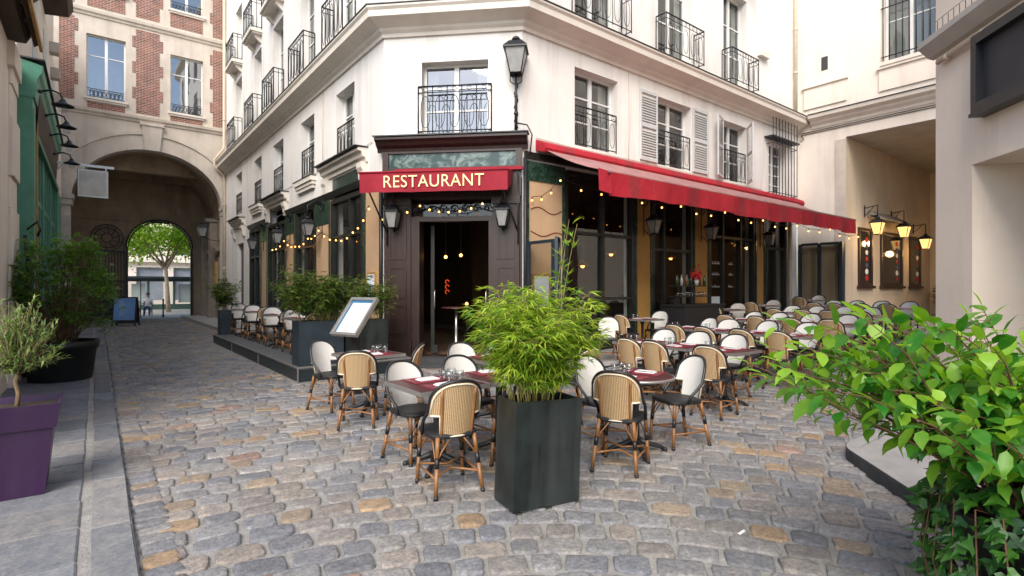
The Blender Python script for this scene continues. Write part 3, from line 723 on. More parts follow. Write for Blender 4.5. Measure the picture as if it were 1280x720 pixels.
# the cut corner: pediment, marbled fascia, panelled pilasters, door
q = MB(FC); q.sweep([(0,4.48),(.06,4.48),(.08,4.55),(.16,4.60),(.2,4.66),(.27,4.70),(.27,4.745),(0,4.76)], -.12, CW+.12); P1(q, 'pediment', WOODD)
q = MB(FC); q.box(-.15,CW+.15,0,.3,4.762,4.785); P1(q, 'pediment_flashing', ZINC)
q = MB(FC); q.box(.0,.13,0,.1,4.05,4.48); q.box(CW-.13,CW,0,.1,4.05,4.48); q.box(.13,CW-.13,0,.09,4.05,4.13); q.box(.13,CW-.13,0,.09,4.44,4.48); P1(q, 'fascia_frame', WOODD)
q = MB(FC); q.box(.13,CW-.13,0,.05,4.13,4.44); P1(q, 'marbled_panel', MARB)
q = MB(FC); q.box(.02,CW-.02,0,.07,3.5,4.05); P1(q, 'fascia_board', WOODD)
for a, b in ((.06,.62),(2.37,2.92)):
    q = MB(FC); q.box(a,b,0,.1,.1,3.5); q.box(a-.02,b+.02,.0,.13,.1,.5)
    for z0, z1 in ((.62,1.25),(1.38,2.05),(2.2,3.3)):
        x0, x1 = a+.09, b-.09
        q.box(x0,x1,.1,.118,z0,z0+.04); q.box(x0,x1,.1,.118,z1-.04,z1); q.box(x0,x0+.04,.1,.118,z0+.04,z1-.04); q.box(x1-.04,x1,.1,.118,z0+.04,z1-.04)
    q.box(a-.02,b+.02,.1,.15,3.34,3.5)
    P1(q, 'panelled_pilaster', WOODD)
q = MB(FC); q.box(.62,.80,-.02,.07,.15,3.06); q.box(2.28,2.37,-.02,.07,.15,3.06); q.box(.62,2.37,-.02,.075,3.0,3.1)
df = P1(q, 'door_frame', WOODD)
q = MB(FC); q.box(.9,.98,-.5,-.46,.17,2.98); q.box(.98,1.05,-.5,-.46,.17,.35); P1(q, 'door_leaf', WOODB, df)
q = MB(FC); q.tube([(1.0,-.44,1.15),(1.0,-.40,1.2),(1.0,-.40,1.5),(1.0,-.44,1.55)], .012, 6); q.tube([(2.22,-.0,1.1),(2.22,.06,1.15),(2.22,.06,1.5),(2.22,.0,1.55)], .012, 6); P1(q, 'door_handle', ALU, df)
q = MB(FC); q.quad([(.6,-.05,3.06),(2.39,-.05,3.06),(2.39,-.05,3.47),(.6,-.05,3.47)]); P1(q, 'transom_pane', GLASSD, df)
q = MB(FC)
for i in range(7):
    u = .8+i*.24
    q.tube([(u+.10*math.cos(t*.9)*(1-t/9), -.02, 3.27+.10*math.sin(t*.9)*(1-t/9)) for t in range(9)], .012, 5)
q.tube([(.65,-.02,3.2),(1.1,-.02,3.33),(1.5,-.02,3.2),(1.9,-.02,3.33),(2.35,-.02,3.2)], .012, 5); P1(q, 'transom_scrollwork', IRON, df)
q = MB(FC); q.box(-.1,CW+.1,0,.35,-.02,.15); q.box(.5,2.5,.35,.62,-.02,.07); P1(q, 'doorstep', KERBM)
# pipes
q = MB(FR); q.tube([(18.63,.1,.3),(18.63,.1,3.0),(18.63,.1,4.6)], .065, 10)
for z in (1.2,2.6): q.tube([(18.63,.1,z),(18.63,.1,z+.06)], .08, 10)
P1(q, 'drainpipe', PIPEM)
q = MB(FR); q.tube([(19.05,.1,7.5),(19.05,.1,12.5),(19.05,.12,TOP-.4)], .06, 10)
for z in (9.0,10.5,12): q.tube([(19.05,.1,z),(19.05,.1,z+.06)], .075, 10)
P1(q, 'drainpipe', PIPEM)
q = MB(FL); q.tube([(28.15,.1,.1),(28.15,.1,6.9),(28.15,.5,7.3),(28.15,.5,7.6),(28.15,.1,8.2),(28.15,.1,TOP-.5)], .06, 10)
for z in (2.5,5.5,9.5): q.tube([(28.15,.1,z),(28.15,.1,z+.06)], .08, 10)
P1(q, 'drainpipe', PIPEM)

q = MB(FL); q.tube([(10.70,.05,.2),(10.70,.05,4.0)], .04, 8); P1(q, 'corner_pipe', IRON)
q = MB(FR); q.tube([(6.99,.05,.2),(6.99,.05,4.3)], .04, 8); P1(q, 'corner_pipe', IRON)
q = MB(FR); q.tube([(7.3,.02,4.78),(8.4,.02,4.74),(11,.02,4.77),(14,.02,4.74),(16.9,.02,4.76)], .008, 4); q.tube([(10.3,.02,4.76),(10.32,.02,5.6),(10.3,.02,6.9)], .007, 4); P1(q, 'cable', PIPEM)
q = MB(FL); q.tube([(11.2,.02,4.85),(14.6,.02,4.82),(17.5,.02,4.8),(21,.02,4.82)], .008, 4); q.tube([(14.5,.02,4.82),(14.52,.02,6.9)], .007, 4); P1(q, 'cable', PIPEM)
# things inside the door
t = empty('bistro_table', FC((1.45,-.55,.15)), label='tall round bar table standing inside the open restaurant door', cat='table')
q = MB(); q.lathe([(.32,1.0),(.33,1.02),(.3,1.03)], n=16); q.build('tabletop', TOPM, t)
q = MB(); q.lathe([(.2,0),(.2,.02),(.04,.05),(.03,.5),(.03,1.0)], n=10); q.build('pedestal', ALU, t)
for i, (u, n, z) in enumerate(((.95,-1.6,2.35),(1.28,-1.8,2.40),(1.32,-2.3,1.2))):
    b = empty('pendant_bulb', FC((u,n,z)), label=['left warm hanging bulb inside the restaurant door','right warm hanging bulb inside the restaurant door','low warm lamp deep inside the restaurant door'][i], cat='bulb')
    q = MB(); q.ball((0,0,0), .04); q.build('bulb', BULB, b)
    q = MB(); q.tube([(0,0,.05),(0,0,4.44-z)] if i < 2 else [(0,0,-.05),(0,0,-1.05)], .012, 5); q.build('cord', IRON, b)
q = MB(FC)
for z in (1.5,1.63,1.76):
    q.tube([(.74+.05*math.cos(t), -2.6, z+.05*math.sin(t)) for t in [2*PI*k/10 for k in range(8)]], .009, 5)
tag(q.build('neon_sign', NEON, None, FC((.74,-2.6,1.4))), 'small red glowing loops inside the restaurant doorway', 'neon sign')

for i, (x, y, z) in enumerate(((9.6,10.6,2.5),(10.4,10.2,2.2),(12.0,10.6,2.6),(15.2,10.8,2.6),(16.2,10.2,2.4),(6.6,15.5,2.4),(6.4,13.2,2.3))):  # lamps past the first terrace window are added for their warm glow
    b = empty('pendant_bulb', (x,y,z), label=['warm lamp inside the first terrace window','second warm lamp inside the first terrace window','added warm lamp behind the drinks counter window','added warm lamp inside the door with the wine list','added warm lamp inside the window beside the wine list door','added warm lamp inside the middle lane window','added warm lamp inside the lane window nearest the corner'][i], cat='bulb')
    q = MB(); q.ball((0,0,0), .06); q.build('bulb', BULB, b)
    q = MB(); q.lathe([(.03,.16),(.17,.02),(.18,.0),(.16,.01)], n=12, cap=False); q.build('lamp_shade', GOLDW, b); q = MB(); q.tube([(0,0,.1),(0,0,4.44-z)], .012, 5); q.build('cord', IRON, b)
# ------------------------------------------------------------------ awnings
aw = empty('awning', (12.9, YB, 4.4), label='long red folding awning over the terrace in front of the right facade', cat='awning')
OA = (12.9, YB, 4.4)
q = MB(FR); q.sweep([(.02,4.5),(.30,4.42),(.34,4.5),(.3,4.6),(.05,4.72),(.02,4.72)], 7.3, 19.2); q.build('cassette', RED, aw, OA)
X0, X1, NF, ZF = 7.35, 18.65, 2.05, 3.72
q = MB(FR); nn = 40
def zsag(t, u): return 4.46+(ZF-4.46)*t-.06*math.sin(PI*t)*(1+.5*math.sin(u*2.1))
P = [(X0+(X1-X0)*i/nn, .3+(NF-.3)*j/6, zsag(j/6, X0+(X1-X0)*i/nn)) for i in range(nn+1) for j in range(7)]
q.add(P, [(i*7+j,(i+1)*7+j,(i+1)*7+j+1,i*7+j+1) for i in range(nn) for j in range(6)], 0, True)
q.build('top_cloth', REDW, aw, OA)
q = MB(FR); vr = random.Random(9); nn = 96; P = []
for i in range(nn+1):
    u = X0+(X1-X0)*i/nn; wv = .035*math.sin(u*3.1+math.sin(u))+.022*math.sin(u*7.3+1)+.014*math.sin(u*17)
    for j in range(5): P.append((u, NF+.03+wv*j/4, ZF-.02-.40*j/4-((.018*math.sin(u*1.1)+.008*math.sin(u*4.3))*j/4)))
q.add(P, [(i*5+j,(i+1)*5+j,(i+1)*5+j+1,i*5+j+1) for i in range(nn) for j in range(4)], 0, True)
for u in (X0, X1): q.quad([(u,NF+.03,ZF-.02),(u,NF-.3,ZF+.12),(u,NF-.28,ZF-.3),(u,NF+.03,ZF-.42)])
q.build('valance', RED, aw, OA)
q = MB(FR); q.tube([(X0-.05,NF,ZF),(X1+.05,NF,ZF)], .035, 8); q.build('front_bar', REDW, aw, OA)
for u in (8.0,11.5,14.9,18.2):
    q = MB(FR); q.tube([(u,.15,4.45),(u+.55,1.1,4.02),(u+.05,NF-.05,ZF)], .03, 6); q.build('folding_arm', FASC, aw, OA)
# restaurant sign awning on the cut corner
OS = FC((1.25,.4,3.7))
sg = empty('sign_awning', OS, label='red awning with gold RESTAURANT lettering over the corner door', cat='sign')
U0, U1, NS, ZS = -.22, 2.77, .78, 3.89
q = MB(FC); P = []
for i in range(31):
    u = U0+(U1-U0)*i/30; wv = .006*math.sin(u*5)+.004*math.sin(u*13)
    for j in range(4): P.append((u+(.0 if j < 3 else 0), NS+wv*j, ZS-.39*j/3))
q.add(P, [(i*4+j,(i+1)*4+j,(i+1)*4+j+1,i*4+j+1) for i in range(30) for j in range(3)], 0, True)
q.quad([(U0,NS,ZS),(U1,NS,ZS),(U1+.02,.08,4.03),(U0+.25,.08,4.03)])
q.quad([(U1,NS,ZS),(U1,NS,ZS-.39),(U1+.02,.35,ZS-.2),(U1+.02,.08,4.03)]); q.quad([(U0,NS,ZS),(U0,NS,ZS-.39),(U0+.12,.4,ZS-.2),(U0+.25,.08,4.03)])
q.build('cloth', REDS, sg, OS)
q = MB(FC); q.tube([(U0-.02,NS,ZS+.01),(U1+.02,NS,ZS+.01)], .022, 6); q.box(.3,3.0,.08,.16,4.03,4.1); q.build('front_bar', REDS, sg, OS)
for u0, u1 in ((U0+.04,.12),(2.55,2.9)):
    q = MB(FC); q.tube([(u0,NS-.05,ZS-.05),(u1,.12,2.75)], .018, 6); q.tube([(u1,.14,2.5),(u1,.14,3.95)], .016, 6); q.build('support_arm', FASC, sg, OS)
fc = bpy.data.curves.new('lettering', 'FONT'); fc.body = 'RESTAURANT'; fc.size = .36; fc.align_x = 'CENTER'; fc.align_y = 'CENTER'; fc.extrude = .0015; fc.offset = .0; fc.space_character = 1.06
fo = bpy.data.objects.new('lettering_curve', fc); COL.objects.link(fo)
dg = bpy.context.evaluated_depsgraph_get(); me = bpy.data.meshes.new_from_object(fo.evaluated_get(dg)); bpy.data.objects.remove(fo)
wv_ = max(v.co.x for v in me.vertices)-min(v.co.x for v in me.vertices); sx = 2.02/wv_
for v in me.vertices:
    p = FC((1.29+v.co.x*sx, NS+.018+v.co.z, ZS-.195+v.co.y*.95)); v.co = (p[0]-OS[0], p[1]-OS[1], p[2]-OS[2])
me.materials.clear(); me.materials.append(GOLD); lo = bpy.data.objects.new('lettering', me); COL.objects.link(lo); lo.parent = sg

# ------------------------------------------------------------------ street lamp on the corner and wall lanterns
OL = FC((2.87,.22,4.78)); sl_ = empty('street_lamp', OL, label='old black street lantern on an iron post above the corner pediment', cat='street lamp')
q = MB(FC); q.tube([(2.87,.22,4.78),(2.87,.22,5.95)], [.035,.025], 8)
q.tube([(2.87+.04*math.cos(k*1.1), .22+.04*math.sin(k*1.1), 4.85+k*.05) for k in range(20)], .012, 5); q.ball((2.87,.22,5.15), .05); q.ball((2.87,.22,5.5), .04)
for s in (-1, 1): q.tube([(2.87,.22,5.72),(2.87+s*.12,.22,5.8),(2.87+s*.12,.22,5.95),(2.87+s*.05,.22,5.88)], .012, 5)
q.tube([(2.9,.22,4.95),(3.1,.25,4.9),(3.2,.25,4.7),(3.15,.2,4.3)], .016, 6)
q.build('post', IRON, sl_, OL)
lantern(FC, sl_, (2.87,.22,5.95), .76, .205, FROST, OL)
def wall_lantern(T, u, n, z, label, scroll=.3, h=.52, w=.13, glass=None):
    o = T((u,0,z)); r_ = empty('wall_lantern', o, label=label, cat='wall lantern', group='lanterns on the restaurant facade')
    q = MB(T); q.tube([(u,.03,z+h+.35),(u,n*.5,z+h+.45),(u,n,z+h+.3),(u,n,z+h)], .016, 6)
    q.tube([(u+scroll*.5*(1-k/22)*math.cos(k*.55), .06+.0*k, z+h+.35+scroll*.5*(1-k/22)*math.sin(k*.55)) for k in range(20)], .014, 5)
    q.tube([(u,.03,z-.05),(u,.03,z+h+.5)], .018, 6)
    q.tube([(u,.05,z+.1),(u,n*.7,z-.08),(u,n,z)], .012, 5)
    q.build('bracket', IRON, r_, o); lantern(T, r_, (u,n,z), h, w, glass, o)
wall_lantern(FC, .3, .3, 2.85, 'glass lantern on the left side of the restaurant door', .25)
wall_lantern(FC, 2.6, .3, 2.85, 'glass lantern on the right side of the restaurant door', .25)
for i, u in enumerate((14.5,17.55,20.9)):
    wall_lantern(FL, u, .42, 3.0, ['scrolled lantern on the lane facade nearest the restaurant door','scrolled lantern in the middle of the lane facade','scrolled lantern on the lane facade farthest from the restaurant door'][i], .55, .5, .13)
for i, u in enumerate((10.87,13.42,16.72)):
    wall_lantern(FR, u, .35, 2.95, ['black lantern on the ochre pillar under the awning, left of the bar shelves','black lantern on the ochre pillar under the awning, right of the bar shelves','black lantern on the last ochre pillar under the awning'][i], .5, .5, .13)

# ------------------------------------------------------------------ string lights
def string_lights(T, pts, label, every=.55, sag=.12):
    o = T(pts[0]); r_ = empty('string_lights', o, label=label, cat='string lights')
    wr_ = MB(T); b_ = MB(T); P = []
    for (a, b) in zip(pts, pts[1:]):
        L = math.dist(a, b); n = max(3, int(L/every)); a, b = Vector(a), Vector(b)
        for i in range(n):
            t = i/n; p = a.lerp(b, t); p.z -= sag*4*t*(1-t); P.append(tuple(p))
    P.append(pts[-1]); wr_.tube(P, .007, 4); wr_.build('wire', IRON, r_, o)
    for p in P:
        s_ = MB(T); s_.tube([p, (p[0],p[1],p[2]-.05)], .011, 5); s_.build('socket', IRON, r_, o)
        k = MB(T); k.ball((p[0],p[1],p[2]-.075), .021, 0, 7, 5); k.build('bulb', BULB, r_, o)
string_lights(FR, [(7.15,.08,3.5),(7.75,.3,3.95),(9.0,.9,3.75),(10.6,1.3,3.55),(12.3,1.4,3.55),(14.2,1.4,3.5),(16.2,1.4,3.5),(18.0,1.6,3.5),(19.1,2.0,3.3)], 'string of warm bulbs hanging under the long red awning', .95, .14)
string_lights(FL, [(10.75,.3,3.35),(11.9,.2,2.95),(13.0,.2,2.85),(14.3,.2,3.2),(15.2,.2,3.05),(16.4,.2,2.9),(17.6,.2,3.15),(19.0,.2,2.95)], 'string of warm bulbs along the lane shop windows', .85, .08)
string_lights(FC, [(.05,.25,3.1),(.9,.35,3.36),(1.5,.35,3.22),(2.2,.35,3.38)], 'short string of warm bulbs across the door under the sign', .85, .04)
# ------------------------------------------------------------------ building over the arch
OA_ = (1.94, YF, 0)
ab = empty('arch_building', OA_, label='cream stone building with red brick panels and a great carriage arch', cat='building')
def P2(mb, name, m, par=None): return mb.build(name, m, par or ab, OA_)
AC, AH, ASP, ARI = 1.94, 2.78, 5.3, 2.42        # arch centre, half width, springing, rise
NA = 28
arc_pts = [(AC-AH*math.cos(PI*i/NA), ASP+ARI*math.sin(PI*i/NA)) for i in range(NA+1)]
w_ = MB(FA)
ops = [(-.33,1.0,9.6,12.25),(2.63,3.92,9.55,12.15),(-.33,1.0,14.2,16.4),(2.63,3.92,14.2,16.3)]
wall(w_, -4.0, 4.845, 8.9, 17.2, ops, .25)
w_.quad([(-4,0,0),(AC-AH,0,0),(AC-AH,0,8.9),(-4,0,8.9)]); w_.quad([(AC+AH,0,0),(4.845,0,0),(4.845,0,8.9),(AC+AH,0,8.9)])
for (a, b), (c, d) in zip(arc_pts, arc_pts[1:]):
    w_.quad([(a,0,b),(c,0,d),(c,0,8.9),(a,0,8.9)]); w_.quad([(a,0,b),(a,-.7,b),(c,-.7,d),(c,0,d)])
for u in (AC-AH, AC+AH): w_.quad([(u,0,0),(u,-.7,0),(u,-.7,ASP),(u,0,ASP)])
w_.quad([(-4,0,17.2),(4.845,0,17.2),(4.845,-5.6,17.2),(-4,-5.6,17.2)]); w_.quad([(-4,-5.6,0),(-4,0,0),(-4,0,17.2),(-4,-5.6,17.2)])
w_.quad([(-4,-.9,8.9),(4.845,-.9,8.9),(4.845,-.9,17.1),(-4,-.9,17.1)])
P2(w_, 'wall', STONE)
# vault and far gate wall
w_ = MB(FA); VH = 2.86
va = [(AC-VH*math.cos(PI*i/NA), 5.15+2.62*math.sin(PI*i/NA)) for i in range(NA+1)]
GC, GH, GSP, GR = 2.64, 1.45, 3.72, 1.43
for (a, b), (c, d) in zip(va, va[1:]): w_.quad([(a,-.7,b),(a,-5.0,b),(c,-5.0,d),(c,-.7,d)])
for u in (AC-VH, AC+VH): w_.quad([(u,-.7,0),(u,-5.0,0),(u,-5.0,5.15),(u,-.7,5.15)])
ga = [(GC-GH*math.cos(PI*i/24), GSP+GR*math.sin(PI*i/24)) for i in range(25)]
for q in (-5.0,-5.5):
    for (a, b), (c, d) in zip(ga, ga[1:]): w_.quad([(a,q,b),(c,q,d),(c,q,9),(a,q,9)])
    w_.quad([(-4,q,0),(GC-GH,q,0),(GC-GH,q,9),(-4,q,9)]); w_.quad([(GC+GH,q,0),(4.845,q,0),(4.845,q,9),(GC+GH,q,9)])
for (a, b), (c, d) in zip(ga, ga[1:]): w_.quad([(a,-5.0,b),(a,-5.5,b),(c,-5.5,d),(c,-5.0,d)])
for u in (GC-GH, GC+GH): w_.quad([(u,-5,0),(u,-5.5,0),(u,-5.5,GSP),(u,-5,GSP)])
w_.quad([(-4,-5.5,9),(4.845,-5.5,9),(4.845,-5.5,17.2),(-4,-5.5,17.2)])
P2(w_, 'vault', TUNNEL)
def ring(T, c, h, sp, ri, w, n0, n1, name, m, par=None, N_=28):
    q = MB(T)
    A = [(c-h*math.cos(PI*i/N_), sp+ri*math.sin(PI*i/N_)) for i in range(N_+1)]; B = [(c-(h+w)*math.cos(PI*i/N_), sp+(ri+w)*math.sin(PI*i/N_)) for i in range(N_+1)]
    vs = [(a[0],n0,a[1]) for a in A]+[(b[0],n0,b[1]) for b in B]+[(a[0],n1,a[1]) for a in A]+[(b[0],n1,b[1]) for b in B]; k = N_+1; fs = []
    for i in range(N_): fs += [(2*k+i,2*k+i+1,3*k+i+1,3*k+i),(k+i,k+i+1,3*k+i+1,3*k+i),(i,i+1,2*k+i+1,2*k+i)]
    q.add(vs, fs); return P2(q, name, m, par)
ring(FA, AC, AH+.62, ASP, ARI+.62, .16, 0, .09, 'arch_moulding', STONE)
ring(FA, AC, AH-.02, ASP, ARI-.02, .64, 0, .035, 'arch_band', STONE)
q = MB(FA); q.add([(AC-.28,0,7.66),(AC+.28,0,7.66),(AC+.40,0,8.86),(AC-.40,0,8.86),(AC-.28,.16,7.66),(AC+.28,.16,7.66),(AC+.40,.2,8.86),(AC-.40,.2,8.86)], [(4,5,6,7),(0,1,5,4),(1,2,6,5),(3,0,4,7),(2,3,7,6)])
q.box(AC-.44,AC+.44,0,.24,8.72,8.85); P2(q, 'keystone', STONE)
for z in (8.86, 13.0):
    q = MB(FA); q.sweep([(0,z),(.05,z),(.07,z+.08),(.14,z+.13),(.16,z+.24),(0,z+.27)], -4, 4.84); P2(q, 'string_course', STONE)
for u0, u1 in ((-1.5,AC-AH+.02),(AC+AH-.02,4.84)):
    q = MB(FA); q.box(u0-.03,u1+.1,-.65,.14,ASP-.02,ASP+.16); q.box(u0,u1+.05,-.6,.08,ASP-.28,ASP-.02)
    P2(q, 'impost', STONE2)
    z = .1
    while z < 4.6: q = MB(FA); q.bbox(u0,u1,0,.055,z,z+.485,0,.01); z += .50; P2(q, 'pier_block', STONE2)
rib = [(4.2,.13),(4.8,.13),(4.8,5.2),(4.1,5.2)]
for n in (-2.0,-4.3):
    q = MB(FA)
    q.box(4.45,4.79,n-.25,n+.25,.1,4.9); q.box(4.38,4.79,n-.32,n+.32,.1,.8); q.box(4.3,4.79,n-.3,n+.3,4.9,5.1); q.T = lambda p, n=n: FA((p[0], n+p[1], p[2])); q.prism([(0,0)],0,0) if False else None; q.T = FA
    for z in (1.6,2.6,3.6): q.box(4.43,4.79,n-.27,n+.27,z,z+.02)
    P2(q, 'pilaster', STONE3)
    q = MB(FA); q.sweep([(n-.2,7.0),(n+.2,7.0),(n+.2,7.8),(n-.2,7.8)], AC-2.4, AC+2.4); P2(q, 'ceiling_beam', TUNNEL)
q = MB(FA); q.box(4.55,4.79,-1.6,-.8,3.4,3.56); q.box(4.60,4.79,-4.2,-2.4,3.4,3.56); q.box(4.7,4.79,-1.55,-.9,.2,3.1); P2(q, 'passage_cornice', STONE3)
q = MB(FA); q.box(4.6,4.69,-1.5,-.95,1.2,2.9); P2(q, 'notice_case', GOLDW)
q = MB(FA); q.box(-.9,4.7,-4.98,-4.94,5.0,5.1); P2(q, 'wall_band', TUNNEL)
# brick panels with toothed edges
def bricks(u0, u1, z0, z1, teeth=(.13,.13), step=.62):
    q = MB(FA); z = z0; i = 0
    while z < z1-.05:
        h = min(step if i%2 == 0 else step*.8, z1-z); a = u0-(teeth[0] if i%2 else 0); b = u1+(teeth[1] if i%2 else 0)
        q.box(a, b, .0, .014, z, z+h); z += h; i += 1
    P2(q, 'brick_panel', BRICK)
bricks(-1.2,-.72,9.4,12.85,(0,.12)); bricks(1.36,2.22,9.25,12.9); bricks(4.32,4.83,9.2,12.8,(.12,0))
bricks(1.36,2.22,13.45,17,); bricks(4.32,4.83,13.4,17,(.12,0)); bricks(-1.2,-.72,13.4,17,(0,.12))
for u0, u1, z0, z1 in ((-.3,.98,9.05,9.4),(2.63,3.9,9.0,9.36),(-.3,.98,13.4,14.05),(2.63,3.9,13.4,14.05)): bricks(u0,u1,z0,z1,(0,0),2)
for o in ops:
    wo_ = window(ab, FA, o[0], o[1], o[2], o[3], OA_, .17, bars=(.68,), sill=.12, glass=GLASSB)
    q = MB(FA)
    for z in (o[2]+.05,o[2]+.38): q.tube([(o[0]+.03,-.03,z),(o[1]-.03,-.03,z)], .016, 5)
    n = 8
    for i in range(n):
        u = o[0]+.1+(o[1]-o[0]-.2)*(i+.5)/n; q.tube([(u+.06*math.cos(t),-.03,o[2]+.215+.13*math.sin(t)) for t in [2*PI*k/9 for k in range(9)]], .011, 4, closed=True)
    P2(q, 'window_railing', IRON)
q = MB(FA)
for i in range(25):
    a = ga[i]; q.tube([(a[0],-4.85,a[1]),(GC+(a[0]-GC)*.93,-4.85,GSP+(a[1]-GSP)*.90)], .02, 4)
q.tube([(GC+(a[0]-GC)*.93,-4.85,GSP+(a[1]-GSP)*.90) for a in ga], .025, 5); q.tube([(a[0],-4.85,a[1]) for a in ga], .035, 5)
for i in range(24):
    a = ga[i]; b = ga[i+1]; q.tube([(GC+(a[0]-GC)*.93,-4.85,GSP+(a[1]-GSP)*.90), (b[0],-4.85,b[1])], .014, 4)
for u in (GC-GH+.03, GC+GH-.05): q.box(u-.05,u+.05,-4.9,-4.8,.0,GSP)
P2(q, 'gate_fanlight', IRON)
gt = empty('iron_gate', FA((.7,-4.8,0)), label='tall black wrought iron gate leaf folded open inside the arch', cat='gate')
q = MB(FA); OG = FA((.7,-4.8,0)); u0, u1 = -.3, 1.13
for z in (.1,1.1,1.9,3.4): q.box(u0,u1,-4.82,-4.76,z,z+.07)
for i in range(12):
    u = u0+.03+(u1-u0-.06)*i/11; q.box(u-.015,u+.015,-4.80,-4.775,.1,3.4 if 0 < i < 11 else 3.8)
q.quad([(u0,-4.79,.1),(u1,-4.79,.1),(u1,-4.79,1.1),(u0,-4.79,1.1)])
q.build('gate_leaf', IRON, gt, OG)
q = MB(FA)
for rr in (.65,.5,.22): q.tube([(.42+rr*math.cos(t),-4.79,4.1+rr*math.sin(t)) for t in [2*PI*k/24 for k in range(24)]], .02, 5, closed=True)
for k in range(10): t = 2*PI*k/10; q.tube([(.42+.22*math.cos(t),-4.79,4.1+.22*math.sin(t)),(.42+.65*math.cos(t+.3),-4.79,4.1+.65*math.sin(t+.3))], .014, 4)
q.build('gate_medallion', IRON, gt, OG)
ol = FA((4.5,-.55,3.9)); wl = empty('passage_lantern', ol, label='black lantern on a bracket inside the right side of the arch', cat='wall lantern')
q = MB(FA); q.tube([(4.7,-.5,4.9),(4.2,-.5,4.95),(3.95,-.5,4.85),(3.95,-.5,4.72)], .02, 5); q.tube([(4.7,-.5,3.85),(4.3,-.5,3.9),(3.95,-.5,4.05)], .018, 5); q.build('bracket', IRON, wl, ol)
lantern(FA, wl, (3.95,-.5,4.05), .66, .2, FROST, ol)

# ------------------------------------------------------------------ left row: stone shop front, green shop, upper floors
OLb = (XS, 12, 0)
st = empty('stone_shop', OLb, label='weathered white stone shop pilaster at the left edge under dark eaves', cat='building')
q = MB(FS); q.box(6.5,12.62,-4,0,0,5.5); q.build('wall', PINKW, st, OLb)
q = MB(FS)
z = .5
for i, (h, n) in enumerate(((.9,.06),(.55,.03),(.9,.06),(.5,.03),(.95,.07),(.5,.03),(.55,.05))):
    q.bbox(11.55,12.4,-.05,n,z,z+h,0,.02); z += h+.01
q.box(11.4,12.4,0,.08,0,.48); q.box(11.4,12.4,0,.09,5.1,5.48); q.build('stone_pilaster', PINKW, st, OLb)
r_ = MB()
prof = [(.13,.0),(.14,.03),(.10,.05),(.08,.03),(.05,.04),(.03,.07),(.005,.075)]
vs = []; n = 14
for rr, d in prof:
    for k in range(n): t = 2*PI*k/n; vs.append((XS+.08+d, 12.0+rr*math.cos(t), .85+rr*math.sin(t)))
r_.add(vs, [(i*n+k,i*n+(k+1)%n,(i+1)*n+(k+1)%n,(i+1)*n+k) for i in range(len(prof)-1) for k in range(n)], 0, True); r_.build('carved_rosette', STONE2, st, OLb)
q = MB(FS); q.tube([(12.3,.16,2.6),(12.3,.3,2.75),(12.2,.34,2.6),(12.3,.3,2.5)], .02, 5); q.tube([(12.3,.14,2.5),(12.25,.18,2.1),(12.35,.16,1.7),(12.3,.14,1.2)], .03, 5); q.build('iron_hook', IRON, st, OLb)
q = MB(FS); q.sweep([(-.5,5.52),(.20,5.58),(.26,5.7),(.16,6.3),(-.5,6.8)], 7.5, 11.7)
for y in (8.6,9.4,10.2,10.9,11.5): q.box(y,y+.1,-.3,.30,5.66,5.78)
q.sweep([(.29,5.56),(.36,5.62),(.30,6.2),(.0,7.4),(-.1,7.4)], 7.4, 11.75); q.build('timber_eave', OLDW, st, OLb)
q = MB(FS); q.box(7.4,11.8,.36,.40,5.52,5.62); q.build('eave_strip', GOLDW, st, OLb)
OGb = (XS, 16, 0)
gs = empty('green_shop', OGb, label='green painted wooden shopfront with a deep fascia on the left side of the lane', cat='building')
q = MB(FS); q.box(12.64,27.6,-4,-.0,0,9.0); q.box(13.5,27,-4.2,-.2,9,12.5); q.build('wall', PINKW, gs, OGb)
q = MB(FS); q.box(12.66,13.3,0,.21,.1,5.0); q.box(12.70,12.74,.21,.222,.3,4.8); q.box(20.5,22.6,0,.2,.1,4.5); q.box(13.3,20.5,0,.1,.1,.9); q.build('timber_panel', GREENP, gs, OGb)
q = MB(FS); q.box(13.3,13.42,0,.235,.1,4.9); q.build('timber_strip', GOLDW, gs, OGb)
PGREEN = mat('dark green reflecting glass', (.03,.075,.06), .08, .3, 2, 0)
for a, b in ((13.5,15.8),(15.9,18.1),(18.2,20.4)):
    q = MB(FS); q.box(a,a+.12,0,.17,.9,4.5); q.box(b-.12,b,0,.17,.9,4.5); q.box(a+.12,b-.12,0,.15,.9,1.1); q.box(a+.12,b-.12,0,.15,3.3,3.42)
    for k in (1, 2, 3): q.box(a+(b-a)*k/4-.04,a+(b-a)*k/4+.04,0,.155,1.1,4.5)
    wo_ = q.build('shop_window', GREENP, gs, OGb); q = MB(FS); q.quad([(a+.1,.09,1.0),(b-.1,.09,1.0),(b-.1,.09,4.5),(a+.1,.09,4.5)]); q.build('pane', PGREEN, wo_, OGb)
q = MB(FS); q.sweep([(0,4.5),(.22,4.5),(.27,5.2),(.27,5.25),(0,5.25)], 13.3, 19.4); q.build('fascia', OLDW, gs, OGb)
q = MB(FS); q.sweep([(0,5.26),(.26,5.26),(.29,5.36),(.33,5.42),(.35,5.56),(0,5.64)], 12.64, 19.5); q.sweep([(0,4.98),(.24,4.98),(.27,5.26),(0,5.26)], 12.64, 13.3); q.sweep([(0,4.42),(.23,4.42),(.24,4.5),(0,4.5)], 13.42, 20.5); q.build('shop_cornice', GREENP, gs, OGb)
q = MB(FS); q.box(12.6,19.6,0,.38,5.645,5.67); q.build('cornice_flashing', ZINC, gs, OGb)
q = MB(FS)
for y in (15.5,18.5,22,25): q.box(y,y+1.0,-.02,.02,6.6,8.4)
q.build('upper_shutter', SHUT, gs, OGb)
